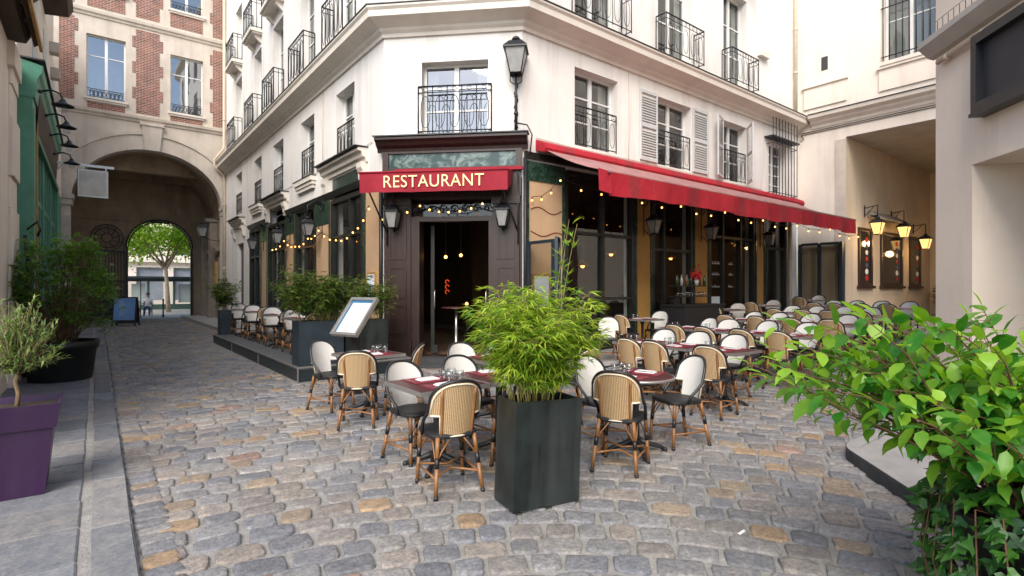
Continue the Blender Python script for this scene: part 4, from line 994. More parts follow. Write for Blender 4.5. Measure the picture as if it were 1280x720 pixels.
q = MB(FS); q.sweep([(-.3,9.0),(.5,9.1),(.6,9.3),(-.3,9.5)], 15.5, 19.2); q.sweep([(-.3,7.0),(.25,7.6),(.28,7.75),(-.3,7.9)], 12.7, 14.6); q.build('roof_eave', OLDW, gs, OGb)
for y, z in ((20.8,8.6),(21.3,8.0),(21.6,7.3)): q = MB(FS); q.box(y,y+.35,-.1,.22,z,z+.3); q.build('stone_corbel', STONE2, gs, OGb)
for i, (y, z) in enumerate(((13.0,5.2),(14.5,5.15),(16.0,5.08),(17.5,4.95))):
    o = FS((y,.25,z)); g_ = empty('gooseneck_lamp', o, label=['black gooseneck lamp on the green shop fascia nearest the stone pilaster','second gooseneck lamp along the green shop fascia','third gooseneck lamp along the green shop fascia','gooseneck lamp on the green shop fascia nearest the arch'][i], cat='lamp', group='gooseneck lamps on the green shop')
    q = MB(FS); q.tube([(y,.27,z),(y,.45,z+.06),(y,.57,z+.02),(y,.61,z-.1)], .018, 6); q.lathe([(.06,-.02),(.06,.02)], (y,.27,z), 8); q.build('arm', IRON, g_, o)
    q = MB(FS); q.lathe([(.02,-.06),(.05,-.10),(.07,-.14),(.17,-.19),(.175,-.20),(.16,-.195)], (y,.61,z), 16, cap=False); q.build('lamp_shade', FASC, g_, o)
    q = MB(FS); q.lathe([(.05,-.17),(.07,-.24),(.055,-.31),(.01,-.33)], (y,.61,z), 10); q.build('bulb', TUMBLER, g_, o)
o = (-.1, 19, 4.6); hs = empty('hanging_sign', o, label='blank square metal hanging sign on a bracket near the arch', cat='sign')
q = MB(); q.box(-1.05,.4,18.97,19.03,4.98,5.05); q.tube([(-1.0,19,4.6),(-.7,19,5.0)], .02, 5); q.box(-.3,-.27,18.98,19.02,4.9,4.98); q.box(.2,.23,18.98,19.02,4.9,4.98); q.build('bracket', ALU, hs, o)
q = MB(); q.bbox(-.42,.27,18.96,19.04,4.14,4.91,0,.015); q.build('sign_frame', ALU, hs, o)
q = MB(); q.quad([(-.38,18.955,4.18),(.23,18.955,4.18),(.23,18.955,4.87),(-.38,18.955,4.87)]); q.build('sign_face', mat('worn metal face', (.42,.37,.32), .35, .25, 2.2, .05, 10, metal=.4), hs, o)

# ------------------------------------------------------------------ right wing with the open passage
OWb = (XR, 6, 0)
rw = empty('right_wing', OWb, label='cream rendered wing with an open passage and barred upper window', cat='building')
def P3(mb, name, m, par=None): return mb.build(name, m, par or rw, OWb)
w_ = MB(FW); wall(w_, -6, 8.54, 6.56, 17.5, [(4.62,5.93,8.62,11.2)], .25); w_.quad([(7.0,0,0),(8.54,0,0),(8.54,0,6.56),(7.0,0,6.56)])
w_.quad([(-6,0,0),(1.0,0,0),(1.0,0,6.56),(-6,0,6.56)]); w_.quad([(-6,0,17.5),(8.54,0,17.5),(8.54,-8,17.5),(-6,-8,17.5)]); w_.quad([(3.5,-.9,7.2),(7.5,-.9,7.2),(7.5,-.9,12),(3.5,-.9,12)])
P3(w_, 'wall', PINKW)
w_ = MB(); XE = 28.4
w_.quad([(XR,7.0,0),(XE,7.0,0),(XE,7.0,6.56),(XR,7.0,6.56)]); w_.quad([(XR,1.0,0),(XE,1.0,0),(XE,1.0,6.56),(XR,1.0,6.56)]); w_.quad([(XE,1.0,0),(XE,7.0,0),(XE,7.0,6.56),(XE,1.0,6.56)])
P3(w_, 'passage_wall', PASSW)
w_ = MB(); w_.quad([(XR,1.0,6.558),(XE,1.0,6.558),(XE,7.0,6.558),(XR,7.0,6.558)]); P3(w_, 'passage_ceiling', mat('grey ceiling', (.40,.36,.31), .9, .15, 1.2, .1, 20))
w_ = MB(FW); w_.box(7.0,7.32,0,.02,.2,6.5); P3(w_, 'quoin', STONE)
w_ = MB(FW); w_.sweep([(0,7.03),(.04,7.03),(.06,7.12),(.16,7.2),(.18,7.26),(.34,7.33),(.36,7.44),(0,7.5)], -6, 8.05); P3(w_, 'cornice', TRIMW)
w_ = MB(FW); w_.sweep([(0,7.505),(.39,7.45),(.39,7.47),(0,7.525)], -6, 8.05); P3(w_, 'cornice_flashing', ZINC)
w_ = MB(FW)
for z in (6.96,6.90): w_.tube([(8.4,.02,z),(7.4,.03,z+.0),(1.5,.02,z)], .012, 4)
w_.tube([(8.4,.02,6.9),(8.3,.04,6.75),(8.45,.03,6.7)], .012, 4); P3(w_, 'cable', IRON)
for a, b, c, d in ((6.98,8.3,7.75,8.46),(4.62,6.05,7.75,8.42)):
    w_ = MB(FW); w_.box(a,b,0,.05,c,d); w_.box(a-.05,b+.05,0,.11,d,d+.08); P3(w_, 'apron_panel', PINKW)
w_ = MB(FW); w_.box(7.55,7.75,0,.012,8.95,9.4); P3(w_, 'air_grille', DARKB)
w_ = MB(FW); w_.box(4.55,6.0,0,.14,8.5,8.61); P3(w_, 'sill', TRIMW)
window(rw, FW, 4.62, 5.93, 8.62, 11.2, OWb, .2, bars=(.5,))
w_ = MB(FW)
for i in range(9): u = 4.58+i*.17; w_.tube([(u,.05,8.66),(u,.05,11.0)], .016, 5)
for z in (8.78,10.3): w_.tube([(4.5,.05,z),(6.0,.05,z)], .018, 5)
P3(w_, 'window_bars', IRON)
gp = empty('glass_screen', (XR-.1, 7.8, .45), label='black framed glass screen against the cream wall right of the awning', cat='screen')
OGp = (XR-.1, 7.8, .45)
w_ = MB(FW)
for u in (7.15,7.78,8.4): w_.box(u-.045,u+.045,.05,.13,.45,3.1)
for z in (.45,3.05): 
    for a, b in ((7.195,7.735),(7.825,8.355)): w_.box(a,b,.055,.125,z,z+.08)
w_.box(7.02,7.11,-.0+.02,.25,.45,3.12)
w_.build('frame', STEELB, gp, OGp); w_ = MB(FW); w_.quad([(7.15,.09,.5),(8.4,.09,.5),(8.4,.09,3.08),(7.15,.09,3.08)]); w_.build('glass', mat_glass('smoky glass', (.62,.58,.5), .05), gp, OGp)
# passage windows and lanterns
for i, (a, b) in enumerate(((20.34,21.58),(22.44,24.76),(25.62,27.0))):
    q = MB(FP); q.box(a,a+.1,0,.06,1.68,3.66); q.box(b-.1,b,0,.06,1.68,3.66); q.box(a+.1,b-.1,0,.06,3.56,3.66); q.box(a+.1,b-.1,0,.06,1.68,1.78); q.box(a-.08,b+.08,0,.12,1.58,1.678)
    f = P3(q, 'passage_window', WOODD); q = MB(FP); q.quad([(a+.1,.02,1.78),(b-.1,.02,1.78),(b-.1,.02,3.56),(a+.1,.02,3.56)])
    P3(q, 'pane', bpy.data.materials.get('dark pane') or mat('dark pane', (.015,.014,.013), .06, .2, 2, 0), f)
    q = MB(FP); rr = random.Random(i); cs = []
    for k in range(7):
        z = 1.95+k*.22; u = b-.1-(b-a)*.22 if i else a+.75; R0 = rr.uniform(.07,.11)
        q.lathe([(R0,.0),(R0*.6,.004)], (0,0,0), 9, k%3, False); 
        base = len(q.v)-18
        vv = []
        for j in range(18):
            t = 2*PI*(j%9)/9; r1 = R0 if j < 9 else R0*.55; vv.append(FP((u+r1*math.cos(t)*1.5, .026+(.004 if j >= 9 else 0), z+r1*math.sin(t))))
        q.v[base:] = vv
    P3(q, 'painted_flowers', [REDF, SHIRTW, JEANS], f)
w_ = MB(FP); w_.box(21.2,24.1,.02,.35,4.05,4.12); w_.sweep([(.02,4.12),(.5,3.95),(.52,3.98),(.05,4.3)], 21.2, 24.1); P3(w_, 'lamp_canopy', mat('old tin canopy', (.25,.22,.19), .6, .3, 4, .1))
for i, (u, zt) in enumerate(((20.61,4.0),(23.26,4.05),(25.81,3.75))):
    o = FP((u,.5,zt)); r_ = empty('hanging_lantern', o, label=['lit amber lantern in the passage nearest the terrace','lit amber lantern in the middle of the passage wall','lit amber lantern deepest in the passage'][i], cat='lantern', group='lit lanterns in the passage')
    q = MB(FP); q.tube([(u+.3,.02,zt+.45),(u+.3,.02,zt+.05)], .02, 5); q.tube([(u+.3,.02,zt+.35),(u,.5,zt+.38),(u,.5,zt+.02)], .018, 5)
    q.tube([(u+.3,.03,zt+.1),(u+.2,.2,zt+.2),(u+.1,.35,zt+.36)], .012, 5); q.build('bracket', IRON, r_, o)
    lantern(FP, r_, (u,.5,zt-.6), .6, .17, LANTG, o)
    l = bpy.data.lights.new('lantern_light', 'POINT'); l.energy = 11; l.color = (1,.6,.25); l.shadow_soft_size = .12
    lo = bpy.data.objects.new('lantern_light', l); COL.objects.link(lo); lo.location = FP((u,.75,zt-.75))

# ------------------------------------------------------------------ near right block with the big black board
OK = (KX, KY, 0)
nb = empty('right_block', OK, label='pale rendered block at the right with a recessed doorway and stone ledge', cat='building')
w_ = MB(FK)
w_.quad([(0,0,0),(.66,0,0),(.66,0,4.5),(0,0,4.5)]); w_.quad([(.66,0,2.99),(9,0,2.99),(9,0,4.5),(.66,0,4.5)]); w_.quad([(3.2,0,0),(9,0,0),(9,0,2.99),(3.2,0,2.99)])
w_.quad([(0,.0,4.5),(9,.0,4.5),(9,0,12.),(0,0,12.)])
w_.quad([(.66,0,0),(.66,-1.0,0),(.66,-1.0,2.99),(.66,0,2.99)]); w_.quad([(.66,0,2.99),(.66,-1.0,2.99),(3.2,-1.0,2.99),(3.2,0,2.99)]); w_.quad([(3.2,0,0),(3.2,-1.0,0),(3.2,-1.0,2.99),(3.2,0,2.99)])
w_.T = ident; a = FK((0,0,0)); b = (a[0]+7, a[1]); w_.quad([(a[0],a[1],0),(b[0],b[1],0),(b[0],b[1],12),(a[0],a[1],12)])
e_ = FK((9,0,0)); w_.quad([(a[0],a[1],12),(b[0],b[1],12),(b[0],e_[1],12),(e_[0],e_[1],12)])
w_.build('wall', WARMW, nb, OK)
w_ = MB(FK); w_.quad([(.66,-.98,0),(1.2,-.98,0),(1.2,-.98,2.99),(.66,-.98,2.99)]); w_.build('recess_wall', PASSW, nb, OK)
w_ = MB(FK); w_.box(1.2,3.2,-1.0,-.93,0,2.99); w_.box(1.2,1.3,-.93,-.88,.05,2.95); w_.box(1.2,3.2,-.93,-.89,2.85,2.95); w_.box(2.2,2.3,-.93,-.885,.05,2.85); w_.build('dark_door', FASC, nb, OK)
w_ = MB(FK); w_.sweep([(0,4.46),(.06,4.48),(.16,4.58),(.18,4.6),(.18,4.67),(0,4.80)], -.04, 9); w_.build('ledge', STONE2, nb, OK)
w_ = MB(FK); w_.tube([(.15,.06,4.36),(9,.06,4.36)], .03, 8)
for u in (.3,.9,1.6): w_.tube([(u,.06,4.36),(u+.05,.06,4.36)], .042, 8)
w_.build('conduit', PIPEM, nb, OK)
w_ = MB(FK)
for i in range(12): u = .25+i*.1; w_.tube([(u,.12,4.70),(u,.12,4.82)], .004, 3)
w_.tube([(.2,.12,4.83),(1.5,.12,4.83)], .004, 3); w_.build('bird_wire', IRON, nb, OK)
ob = FK((1.6,.1,3.9)); bd = empty('blank_board', ob, label='large empty black framed board on the right wall', cat='board')
w_ = MB(FK); w_.box(.86,.94,0,.14,3.5,4.34); w_.box(.94,2.6,0,.14,3.5,3.6); w_.box(.94,2.6,0,.14,4.24,4.34); w_.box(.83,.86,0,.1,3.47,4.37); w_.box(.86,2.6,0,.16,3.46,3.498); w_.build('frame', FASC, bd, ob)
w_ = MB(FK); w_.quad([(.9,.06,3.6),(2.6,.06,3.6),(2.6,.06,4.24),(.9,.06,4.24)]); w_.build('panel', DARKB, bd, ob)

# ------------------------------------------------------------------ the street beyond the arch
OB = (4, 62, 0)
fb = empty('street_building', OB, label='sunlit pale stone building across the street beyond the arch', cat='building')
FB = lambda p: (p[0], 62-p[1], p[2])
w_ = MB(FB); opb = [(x, x+1.3, z, z+2.1) for z in (4.8,8.2,11.6) for x in (-12,-9,-6,-3,0,3,6,9,12)]+[(x, x+2.2, .4, 3.6) for x in (-12,-9,-6,-3,0,3,6,9,12)]
wall(w_, -16, 18, 0, 16, opb, .4); w_.build('wall', mat('bright limestone', (.72,.62,.54), .85, .08, .5, .05), fb, OB)
w_ = MB(FB); w_.quad([(-16,-.4,0),(18,-.4,0),(18,-.4,16),(-16,-.4,16)]); w_.build('window_backing', mat('grey blue shade', (.25,.28,.33), .4, .3, .6, 0), fb, OB)
w_ = MB(FB); w_.box(-16,18,0,.5,4.1,4.4); w_.box(-16,18,0,.3,7.5,7.7); w_.box(-16,18,0,.5,15.5,16); w_.build('cornice', TRIMW, fb, OB)
for z in (4.8,8.2):
    for x in (-6,-3,0,3,6): window(fb, FB, x, x+1.3, z, z+2.1, OB, .2, bars=(.6,))
OKi = (4.5, 48, 0); ki = empty('kiosk', OKi, label='green glass and metal shelter on the pavement beyond the arch', cat='kiosk')
w_ = MB(); w_.box(-4,9,47,50,2.1,2.3); w_.box(-4.2,9.2,46.6,50.2,2.3,2.45); w_.build('roof', STEELB, ki, OKi)
w_ = MB()
for x in (-4,-1.5,1.6,3.0,4.6,6.5,9): w_.box(x-.07,x+.07,47,47.2,0,2.1)
w_.box(-4,9,47.02,47.18,.0,.4); w_.build('frame', mat('dark green metal', (.03,.06,.05), .5, .2, 3, 0), ki, OKi)
w_ = MB(); w_.quad([(-4,47.1,.4),(9,47.1,.4),(9,47.1,2.1),(-4,47.1,2.1)]); w_.build('glass', GLASSD, ki, OKi)
w_ = MB()
for x in (-3,-1.9,2,4.9): w_.box(x,x+.8,47.3,47.35,.5,1.9)
w_.build('poster', PAPER, ki, OKi)
w_ = MB(); w_.sweep([(47,1.6),(45.8,1.45),(45.8,1.65),(47,2.2)], 0, 3); m_ = MB(); m_.v = [(v[0]+6.6, v[1], v[2]) for v in w_.v]; m_.f = w_.f; m_.mi = w_.mi; m_.sm = w_.sm; m_.c = w_.c
tag(m_.build('shop_awning', BLUEA, None, (8.1,46.5,2.2)), 'bright blue awning at the right of the street shelter beyond the arch', 'awning')
# ------------------------------------------------------------------ chairs
def make_chair(kind):
    root = empty('bistro_chair')
    # seat
    q = MB(); P = []
    for k in range(20):
        t = 2*PI*k/20; c_, s_ = math.cos(t), math.sin(t); wx = .205+.018*s_
        P.append((wx*math.copysign(abs(c_)**.45, c_), .01+.205*math.copysign(abs(s_)**.45, s_)))
    def rg(z, f): return [(x*f, y*f, z) for x, y in P]
    q.add(rg(.435,.97)+rg(.445,1)+rg(.465,1)+rg(.474,.95)+rg(.471,.6), [tuple(range(19,-1,-1))]+[(r*20+i,r*20+(i+1)%20,(r+1)*20+(i+1)%20,(r+1)*20+i) for r in range(4) for i in range(20)]+[tuple(80+i for i in range(20))], 0, True)
    q.build('seat', SEATM, root)
    # back: a barrel curved panel, wide above, narrow below
    def ztop(u): return .645+.24*max(0, 1-abs(u)**2.7)**(1/2.2)
    def pos(u, z, o=0):
        t = (z-.46)/.42; w = .205+.025*min(1, max(0, t*1.2)); y = -.185-.075*t+.085*u*u
        return (u*w, y-o, z)
    q = MB()
    def patch(u0, u1, lo, n):
        for o, m in ((-.008, 0), (.010, 1)):
            vs = []; rows = 9
            for i in range(n+1):
                u = u0+(u1-u0)*i/n
                for j in range(rows+1): z = lo+(ztop(u)-.006-lo)*j/rows; vs.append(pos(u, z, o))
            fs = [(i*(rows+1)+j,(i+1)*(rows+1)+j,(i+1)*(rows+1)+j+1,i*(rows+1)+j+1) for i in range(n) for j in range(rows)]
            if m == 0: fs = [f[::-1] for f in fs]
            q.add(vs, fs, m, True)
    patch(-.64, .64, .455, 8); patch(-1, -.64, .62, 4); patch(.64, 1, .62, 4)
    q.build('backrest', [WEAVEW, WEAVEB], root)
    US = [-1+2*i/24 for i in range(25)]
    q = MB(); top = [pos(u, ztop(u), 0) for u in US]
    q.tube([(-.212,.03,.44),(-.218,.0,.52),(-.227,-.06,.58)]+top+[(.227,-.06,.58),(.218,.0,.52),(.212,.03,.44)], .0145, 7); q.build('back_frame', BLKP, root)
    q = MB()
    q.tube([pos(u*.955, ztop(u)-.022, .013) for u in US], .007, 5)
    for s in (-1, 1):
        q.tube([pos(s*.97,.62,.012), pos(s*.8,.617,.012), pos(s*.655,.617,.012), pos(s*.645,.6,.012), pos(s*.64,.46,.012)], .0085, 5)
    q.tube([pos(u*.64,.452,.01) for u in US[::4]], .008, 5); q.build('piping', CREAM, root)
    for s in (-1, 1):
        q = MB(); q.tube([pos(s*.60, .44+(ztop(.6)-.03-.44)*i/6, .014) for i in range(7)], .0135, 6); q.build('cane_upright', RATT, root)
    # legs: cane with black binding and feet
    def leg(a, b, r0, r1):
        q = MB(); a, b = Vector(a), Vector(b); cuts = [0,.33,.50,.93,1]; ms = [0,1,0,1]
        for i in range(4):
            p, w = a.lerp(b, cuts[i]), a.lerp(b, cuts[i+1]); e = .002 if ms[i] else 0
            q.tube([p, w], [r0+(r1-r0)*cuts[i]+e, r0+(r1-r0)*cuts[i+1]+e], 8, ms[i])
        q.build('leg', [RATT, BLKP], root)
    for s in (-1, 1):
        leg((s*.18,.165,.44), (s*.20,.195,0), .0175, .016); leg((s*.15,-.165,.45), (s*.195,-.245,0), .018, .016)
    q = MB()
    for s in (-1, 1): q.tube([(s*.194,.18,.15),(s*.183,-.215,.15)], .009, 6)
    for s in (-1, 1): q.tube([(-.186,s*.2+(-.02 if s < 0 else -.02),.16),(-.09,s*.12-.01,.165),(0,s*.05-.01,.168),(.09,s*.12-.01,.165),(.186,s*.2-.02,.16)], .0095, 6)
    q.build('stretcher', RATT, root)
    for s in (-1, 1):
        q = MB(); q.tube([(s*.14,.07,.43),(s*.165,.12,.35),(s*.19,.18,.24),(s*.14,.175,.36),(s*.08,.17,.43)], .0065, 5); q.build('brace', RATT, root)
        q = MB(); q.tube([(s*.06,-.18,.43),(s*.13,-.19,.34),(s*.177,-.197,.24),(s*.17,-.13,.35),(s*.165,-.08,.43)], .0065, 5); q.build('brace', RATT, root)
    return root
proto = make_chair(0); used = [False]
def chair(x, y, fx, fy, label, group='rattan bistro chairs on the terrace', z=None):
    o = proto if not used[0] else copy_tree(proto); used[0] = True
    o.location = (x, y, (gz(x, y) if z is None else z)+.002); o.rotation_euler = (0, 0, math.atan2(-fx, fy)+rnd.uniform(-.13,.13))
    return tag(o, label, 'chair', group)

# ------------------------------------------------------------------ tables and what stands on them
def make_table(rd, half=.34):
    root = empty('cafe_table')
    q = MB()
    if rd: q.lathe([(.30,.722),(.355,.724),(.36,.735),(.355,.748),(.345,.75)], n=32); 
    else: q.bbox(-half,half,-half,half,.722,.75,0,.008)
    q.build('tabletop', TOPM, root); q = MB()
    if rd: q.tube([(.358*math.cos(t),.358*math.sin(t),.735) for t in [2*PI*k/32 for k in range(32)]], .014, 6, closed=True)
    else:
        h = half+.004
        for a, b, c, d in ((-h,h,-h,-h+.012),(-h,h,h-.012,h),(-h,-h+.012,-h+.012,h-.012),(h-.012,h,-h+.012,h-.012)): q.box(a,b,c,d,.716,.7515)
    q.build('metal_rim', ALU, root)
    q = MB(); q.lathe([(.035,.05),(.06,.09),(.035,.16),(.028,.4),(.032,.62),(.06,.69),(.11,.715)], n=10)
    q.build('column', CAST, root)
    q = MB()
    for k in range(4):
        t = PI/4+k*PI/2; c_, s_ = math.cos(t), math.sin(t)
        q.tube([(.02*c_,.02*s_,.12),(.13*c_,.13*s_,.075),(.24*c_,.24*s_,.045),(.29*c_,.29*s_,.012)], [.03,.026,.022,.02], 7)
        q.ball((.29*c_,.29*s_,.015), .026, 0, 7, 4)
    q.build('base', CAST, root)
    return root
tsq, trd = make_table(False), make_table(True); tu = [False, False]
mk = {}
def item(key, fn):
    def place(loc, rz, label, cat, group, name):
        if key not in mk: o = mk[key] = fn(); 
        else: o = copy_tree(mk[key])
        o.location = loc; o.rotation_euler = (0, 0, rz); return tag(o, label, cat, group)
    return place
def f_mat(): q = MB(); q.bbox(-.19,.19,-.14,.14,0,.004,0,.0015); return q.build('placemat', BURG)
def f_nap():
    q = MB(); q.bbox(-.10,.10,-.055,.055,0,.008,0,.003); q.add([(-.10,-.055,.009),(.10,-.055,.009),(.08,.05,.016),(-.085,.05,.014)], [(0,1,2,3)]); q.box(-.085,.07,-.02,-.008,.0165,.018); q.box(-.07,.08,.008,.02,.017,.0185)
    return q.build('folded_napkin', NAPK)
def f_gls():
    q = MB(); q.lathe([(.028,0),(.032,.004),(.036,.05),(.040,.10),(.038,.10),(.033,.05),(.028,.012),(.001,.010)], n=14); return q.build('tumbler', TUMBLER)
def f_fork():
    q = MB(); q.box(-.10,.02,-.004,.004,.001,.003); q.box(.02,.045,-.011,.011,.001,.003)
    for y in (-.009,-.003,.003,.009): q.box(.045,.09,y-.0015,y+.0015,.001,.003)
    return q.build('fork', ALU)
P_mat, P_nap, P_gls, P_frk = item('m', f_mat), item('n', f_nap), item('g', f_gls), item('f', f_fork)
def table(x, y, desc, rd=False, axis='x', rz=0, z=None, setn=2, near=False, words='', glasses=2):
    """axis: the direction in which the two places face each other"""
    p = trd if rd else tsq
    o = p if not tu[rd] else copy_tree(p); tu[rd] = True
    zg = gz(x, y) if z is None else z
    o.location = (x, y, zg+.002); o.rotation_euler = (0, 0, rz)
    tag(o, ('round' if rd else 'square')+' café table '+desc, 'table', 'café tables on the terrace')
    zt = zg+.7535; ca, sa = math.cos(rz), math.sin(rz)
    def W(a, b): return (x+a*ca-b*sa, y+a*sa+b*ca)
    for s, nm in ((-1, 'left' if axis == 'x' else 'near'), (1, 'right' if axis == 'x' else 'far')):
        a, b = (s*.18, 0) if axis == 'x' else (0, s*.18); r0 = rz+(PI/2 if axis == 'x' else 0)+rnd.uniform(-.05,.05)
        P_mat((*W(a, b), zt), r0, f'burgundy placemat, {nm} place, table {words}', 'placemat', 'burgundy placemats', '')
        P_nap((*W(a+rnd.uniform(-.02,.02), b+rnd.uniform(-.02,.02)), zt+.005), r0+rnd.uniform(-.2,.2), f'folded white napkin, {nm} place, table {words}', 'napkin', 'white napkins', '')
        gx, gy = (s*.07, .2) if axis == 'x' else (.2, s*.07)
        P_gls((*W(gx, gy), zt), 0, f'clear glass tumbler, {nm} half, table {words}', 'glass', 'glass tumblers', '')
        if near:
            gx, gy = (s*.045, .10) if axis == 'x' else (.10, s*.045)
            P_gls((*W(gx, gy), zt), 0, f'second glass tumbler, {nm} half, table {words}', 'glass', 'glass tumblers', '')
            a2, b2 = (s*.18, -.16) if axis == 'x' else (-.165, s*.18)
            P_frk((*W(a2, b2), zt+.006), r0+PI/2, f'steel fork, {nm} place, table {words}', 'fork', 'forks on the front tables', '')

# foreground groups
table(2.40, 4.17, 'nearest the camera, left of the bamboo planter', near=True, axis='y', words='nearest the camera')
table(3.10, 4.17, 'directly behind the bamboo planter', near=True, axis='y', words='behind the bamboo planter')
chair(2.24, 3.70, .30, .95, 'beige backed rattan chair nearest the camera, just left of the bamboo planter')
chair(2.36, 4.50, .06, -1, 'white woven chair on the far side of the nearest square table')
chair(2.99, 3.68, .05, 1, 'beige backed chair half hidden behind the bamboo planter box')
chair(2.98, 4.52, 0, -1, 'white woven chair behind the nearest tables, beside the bamboo leaves')
table(2.78, 6.58, 'in front of the menu stand', near=True, axis='y', rz=.1, words='by the menu stand')
chair(2.42, 6.02, .45, .89, 'beige backed chair seen from behind, in front of the menu stand')
chair(2.46, 7.02, .35, -.94, 'white woven chair beside the dark platform corner, left of the menu stand')
chair(3.12, 6.28, -.78, .62, 'chair seen from the side, right of the menu stand table')
table(3.85, 5.2, 'in front of the restaurant door, left one of two', near=True, axis='y', words='left of the two before the door')
table(4.58, 5.2, 'in front of the restaurant door, right one of two', near=True, axis='y', words='right of the two before the door')
chair(3.70, 5.62, 0, -1, 'white woven chair in front of the restaurant door, left of the bamboo leaves')
chair(4.24, 5.56, 0, -1, 'white woven chair before the restaurant door, mostly behind the bamboo leaves')
chair(4.66, 4.66, .05, 1, 'beige backed chair showing just right of the bamboo leaves')
table(4.155, 3.35, 'right of the bamboo planter', rd=True, near=True, axis='x', rz=.2, words='that is round')
chair(3.70, 3.15, .93, .37, 'beige backed chair at the round table, right of the bamboo planter')
chair(4.72, 3.27, -.96, .27, 'white woven chair on the right side of the round table')
chair(4.03, 3.68, .1, -1, 'white woven chair behind the round table, partly hidden by bamboo')
ORD = ['first', 'second', 'third', 'fourth', 'fifth']
ROWS = [(6.14,6.62,7.10,(3.7,4.48,4.92),(4.08,4.66,5.26),(3.86,4.52,5.18)),
        (8.20,8.78,9.35,(3.8,4.36,5.0,5.6),(4.05,4.74,5.4,5.92),(3.92,4.6,5.28,5.94)),
        (10.50,10.92,11.3,(4.0,4.62,5.32,6.0),(4.15,4.8,5.42,6.0),(4.1,4.76,5.42,6.08)),
        (12.70,13.22,13.7,(4.27,4.83,5.38,6.0),(4.5,5.06,5.66,6.2),(4.42,5.06,5.68,6.3)),
        (15.30,15.82,16.3,(4.6,5.15,5.72,6.24),(4.5,5.1,5.7,6.26),(4.6,5.2,5.8,6.38))]
for r_i, (xb, xt, xw, yb, yw, yt) in enumerate(ROWS):
    for j, y in enumerate(yt): table(xt, y, f'{ORD[j]} from the lane edge in the {ORD[r_i]} terrace row', words=f'{ORD[j]} in terrace row {r_i+1}')
    for j, y in enumerate(yb): chair(xb+rnd.uniform(-.05,.05), y, 1, rnd.uniform(-.08,.08), f'beige backed rattan chair, {ORD[j]} from the open side of the {ORD[r_i]} terrace row')
    for j, y in enumerate(yw): chair(xw+rnd.uniform(-.05,.05), y, -1, rnd.uniform(-.08,.08), f'white faced rattan chair, {ORD[j]} from the open side of the {ORD[r_i]} terrace row')
WALLT = [(9.15,9.65,10.15),(12.75,13.2,13.62),(14.65,15.1,15.55),(17.6,18.1,18.6)]
for i, (a, b, c) in enumerate(WALLT):
    table(b, 7.6, f'{ORD[i]} along the wall under the awning', words=f'{ORD[i]} along the wall', z=gz(b,6.9)+.03)
    chair(a, 7.62, 1, -.1, f'beige backed chair at the {ORD[i]} wall table under the awning', z=gz(a,6.9)+.03); chair(c, 7.6, -1, -.1, f'grey white chair in the shade at the {ORD[i]} wall table under the awning', z=gz(c,6.9)+.03)
chair(8.2, 7.3, -.7, -.7, 'white chair standing alone under the left end of the awning', z=gz(8.2,6.9)+.03)
for i, y in enumerate((11.05,12.85,14.75,16.5)):
    table(3.32, y, f'{ORD[i]} from the planters on the lane platform', axis='y', words=f'{ORD[i]} on the platform', z=.25)
    chair(3.3, y+.52, 0, -1, f'white faced chair at the {ORD[i]} table on the dark lane platform', 'chairs on the lane platform', .25); chair(3.34, y-.55, .05, 1, f'beige backed chair at the {ORD[i]} table on the dark lane platform', 'chairs on the lane platform', .25)

# ------------------------------------------------------------------ lane platform, planters, menu stand, bar
pt = empty('terrace_platform', (3.7,13.5,0), label='dark low platform with metal edging along the lane facade', cat='platform'); OP = (3.7,13.5,0)
q = MB(); q.box(2.70,4.84,9.36,17.74,.20,.25); q.build('deck', DECK, pt, OP)
q = MB(); q.box(2.71,4.84,9.37,17.73,.0,.199); q.build('riser', DECKF, pt, OP)
q = MB(); q.box(2.685,2.70,9.345,17.755,.225,.256); q.box(2.70,4.84,9.345,9.36,.225,.256); q.box(2.685,2.705,9.345,9.362,.0,.225)
for y in (12.2,15.0): q.box(2.695,2.709,y,y+.006,.0,.2)
q.build('edge_trim', ALU, pt, OP)
def planter(name, loc, rz, sx, sy, h, m, label, tilt=None, lip=.02):
    r_ = empty(name, loc, rz, label, 'planter')
    if tilt: r_.rotation_euler = (tilt[0], tilt[1], rz)
    q = MB(); t = .02; a, b = sx/2, sy/2
    for x0, x1, y0, y1 in ((-a,a,-b,-b+t),(-a,a,b-t,b),(-a,-a+t,-b+t,b-t),(a-t,a,-b+t,b-t)): q.box(x0,x1,y0,y1,.005,h)
    q.box(-a+t,a-t,-b+t,b-t,.005,.03); q.build('box', m, r_)
    q = MB(); n = 8; rr = random.Random(4); vs = [(-a+t+(sx-2*t)*i/n, -b+t+(sy-2*t)*j/n, h-.05+rr.uniform(-.012,.012)) for j in range(n+1) for i in range(n+1)]
    q.add(vs, [(j*(n+1)+i,j*(n+1)+i+1,(j+1)*(n+1)+i+1,(j+1)*(n+1)+i) for j in range(n) for i in range(n)], 0, True); q.build('soil', SOIL, r_)
    return r_
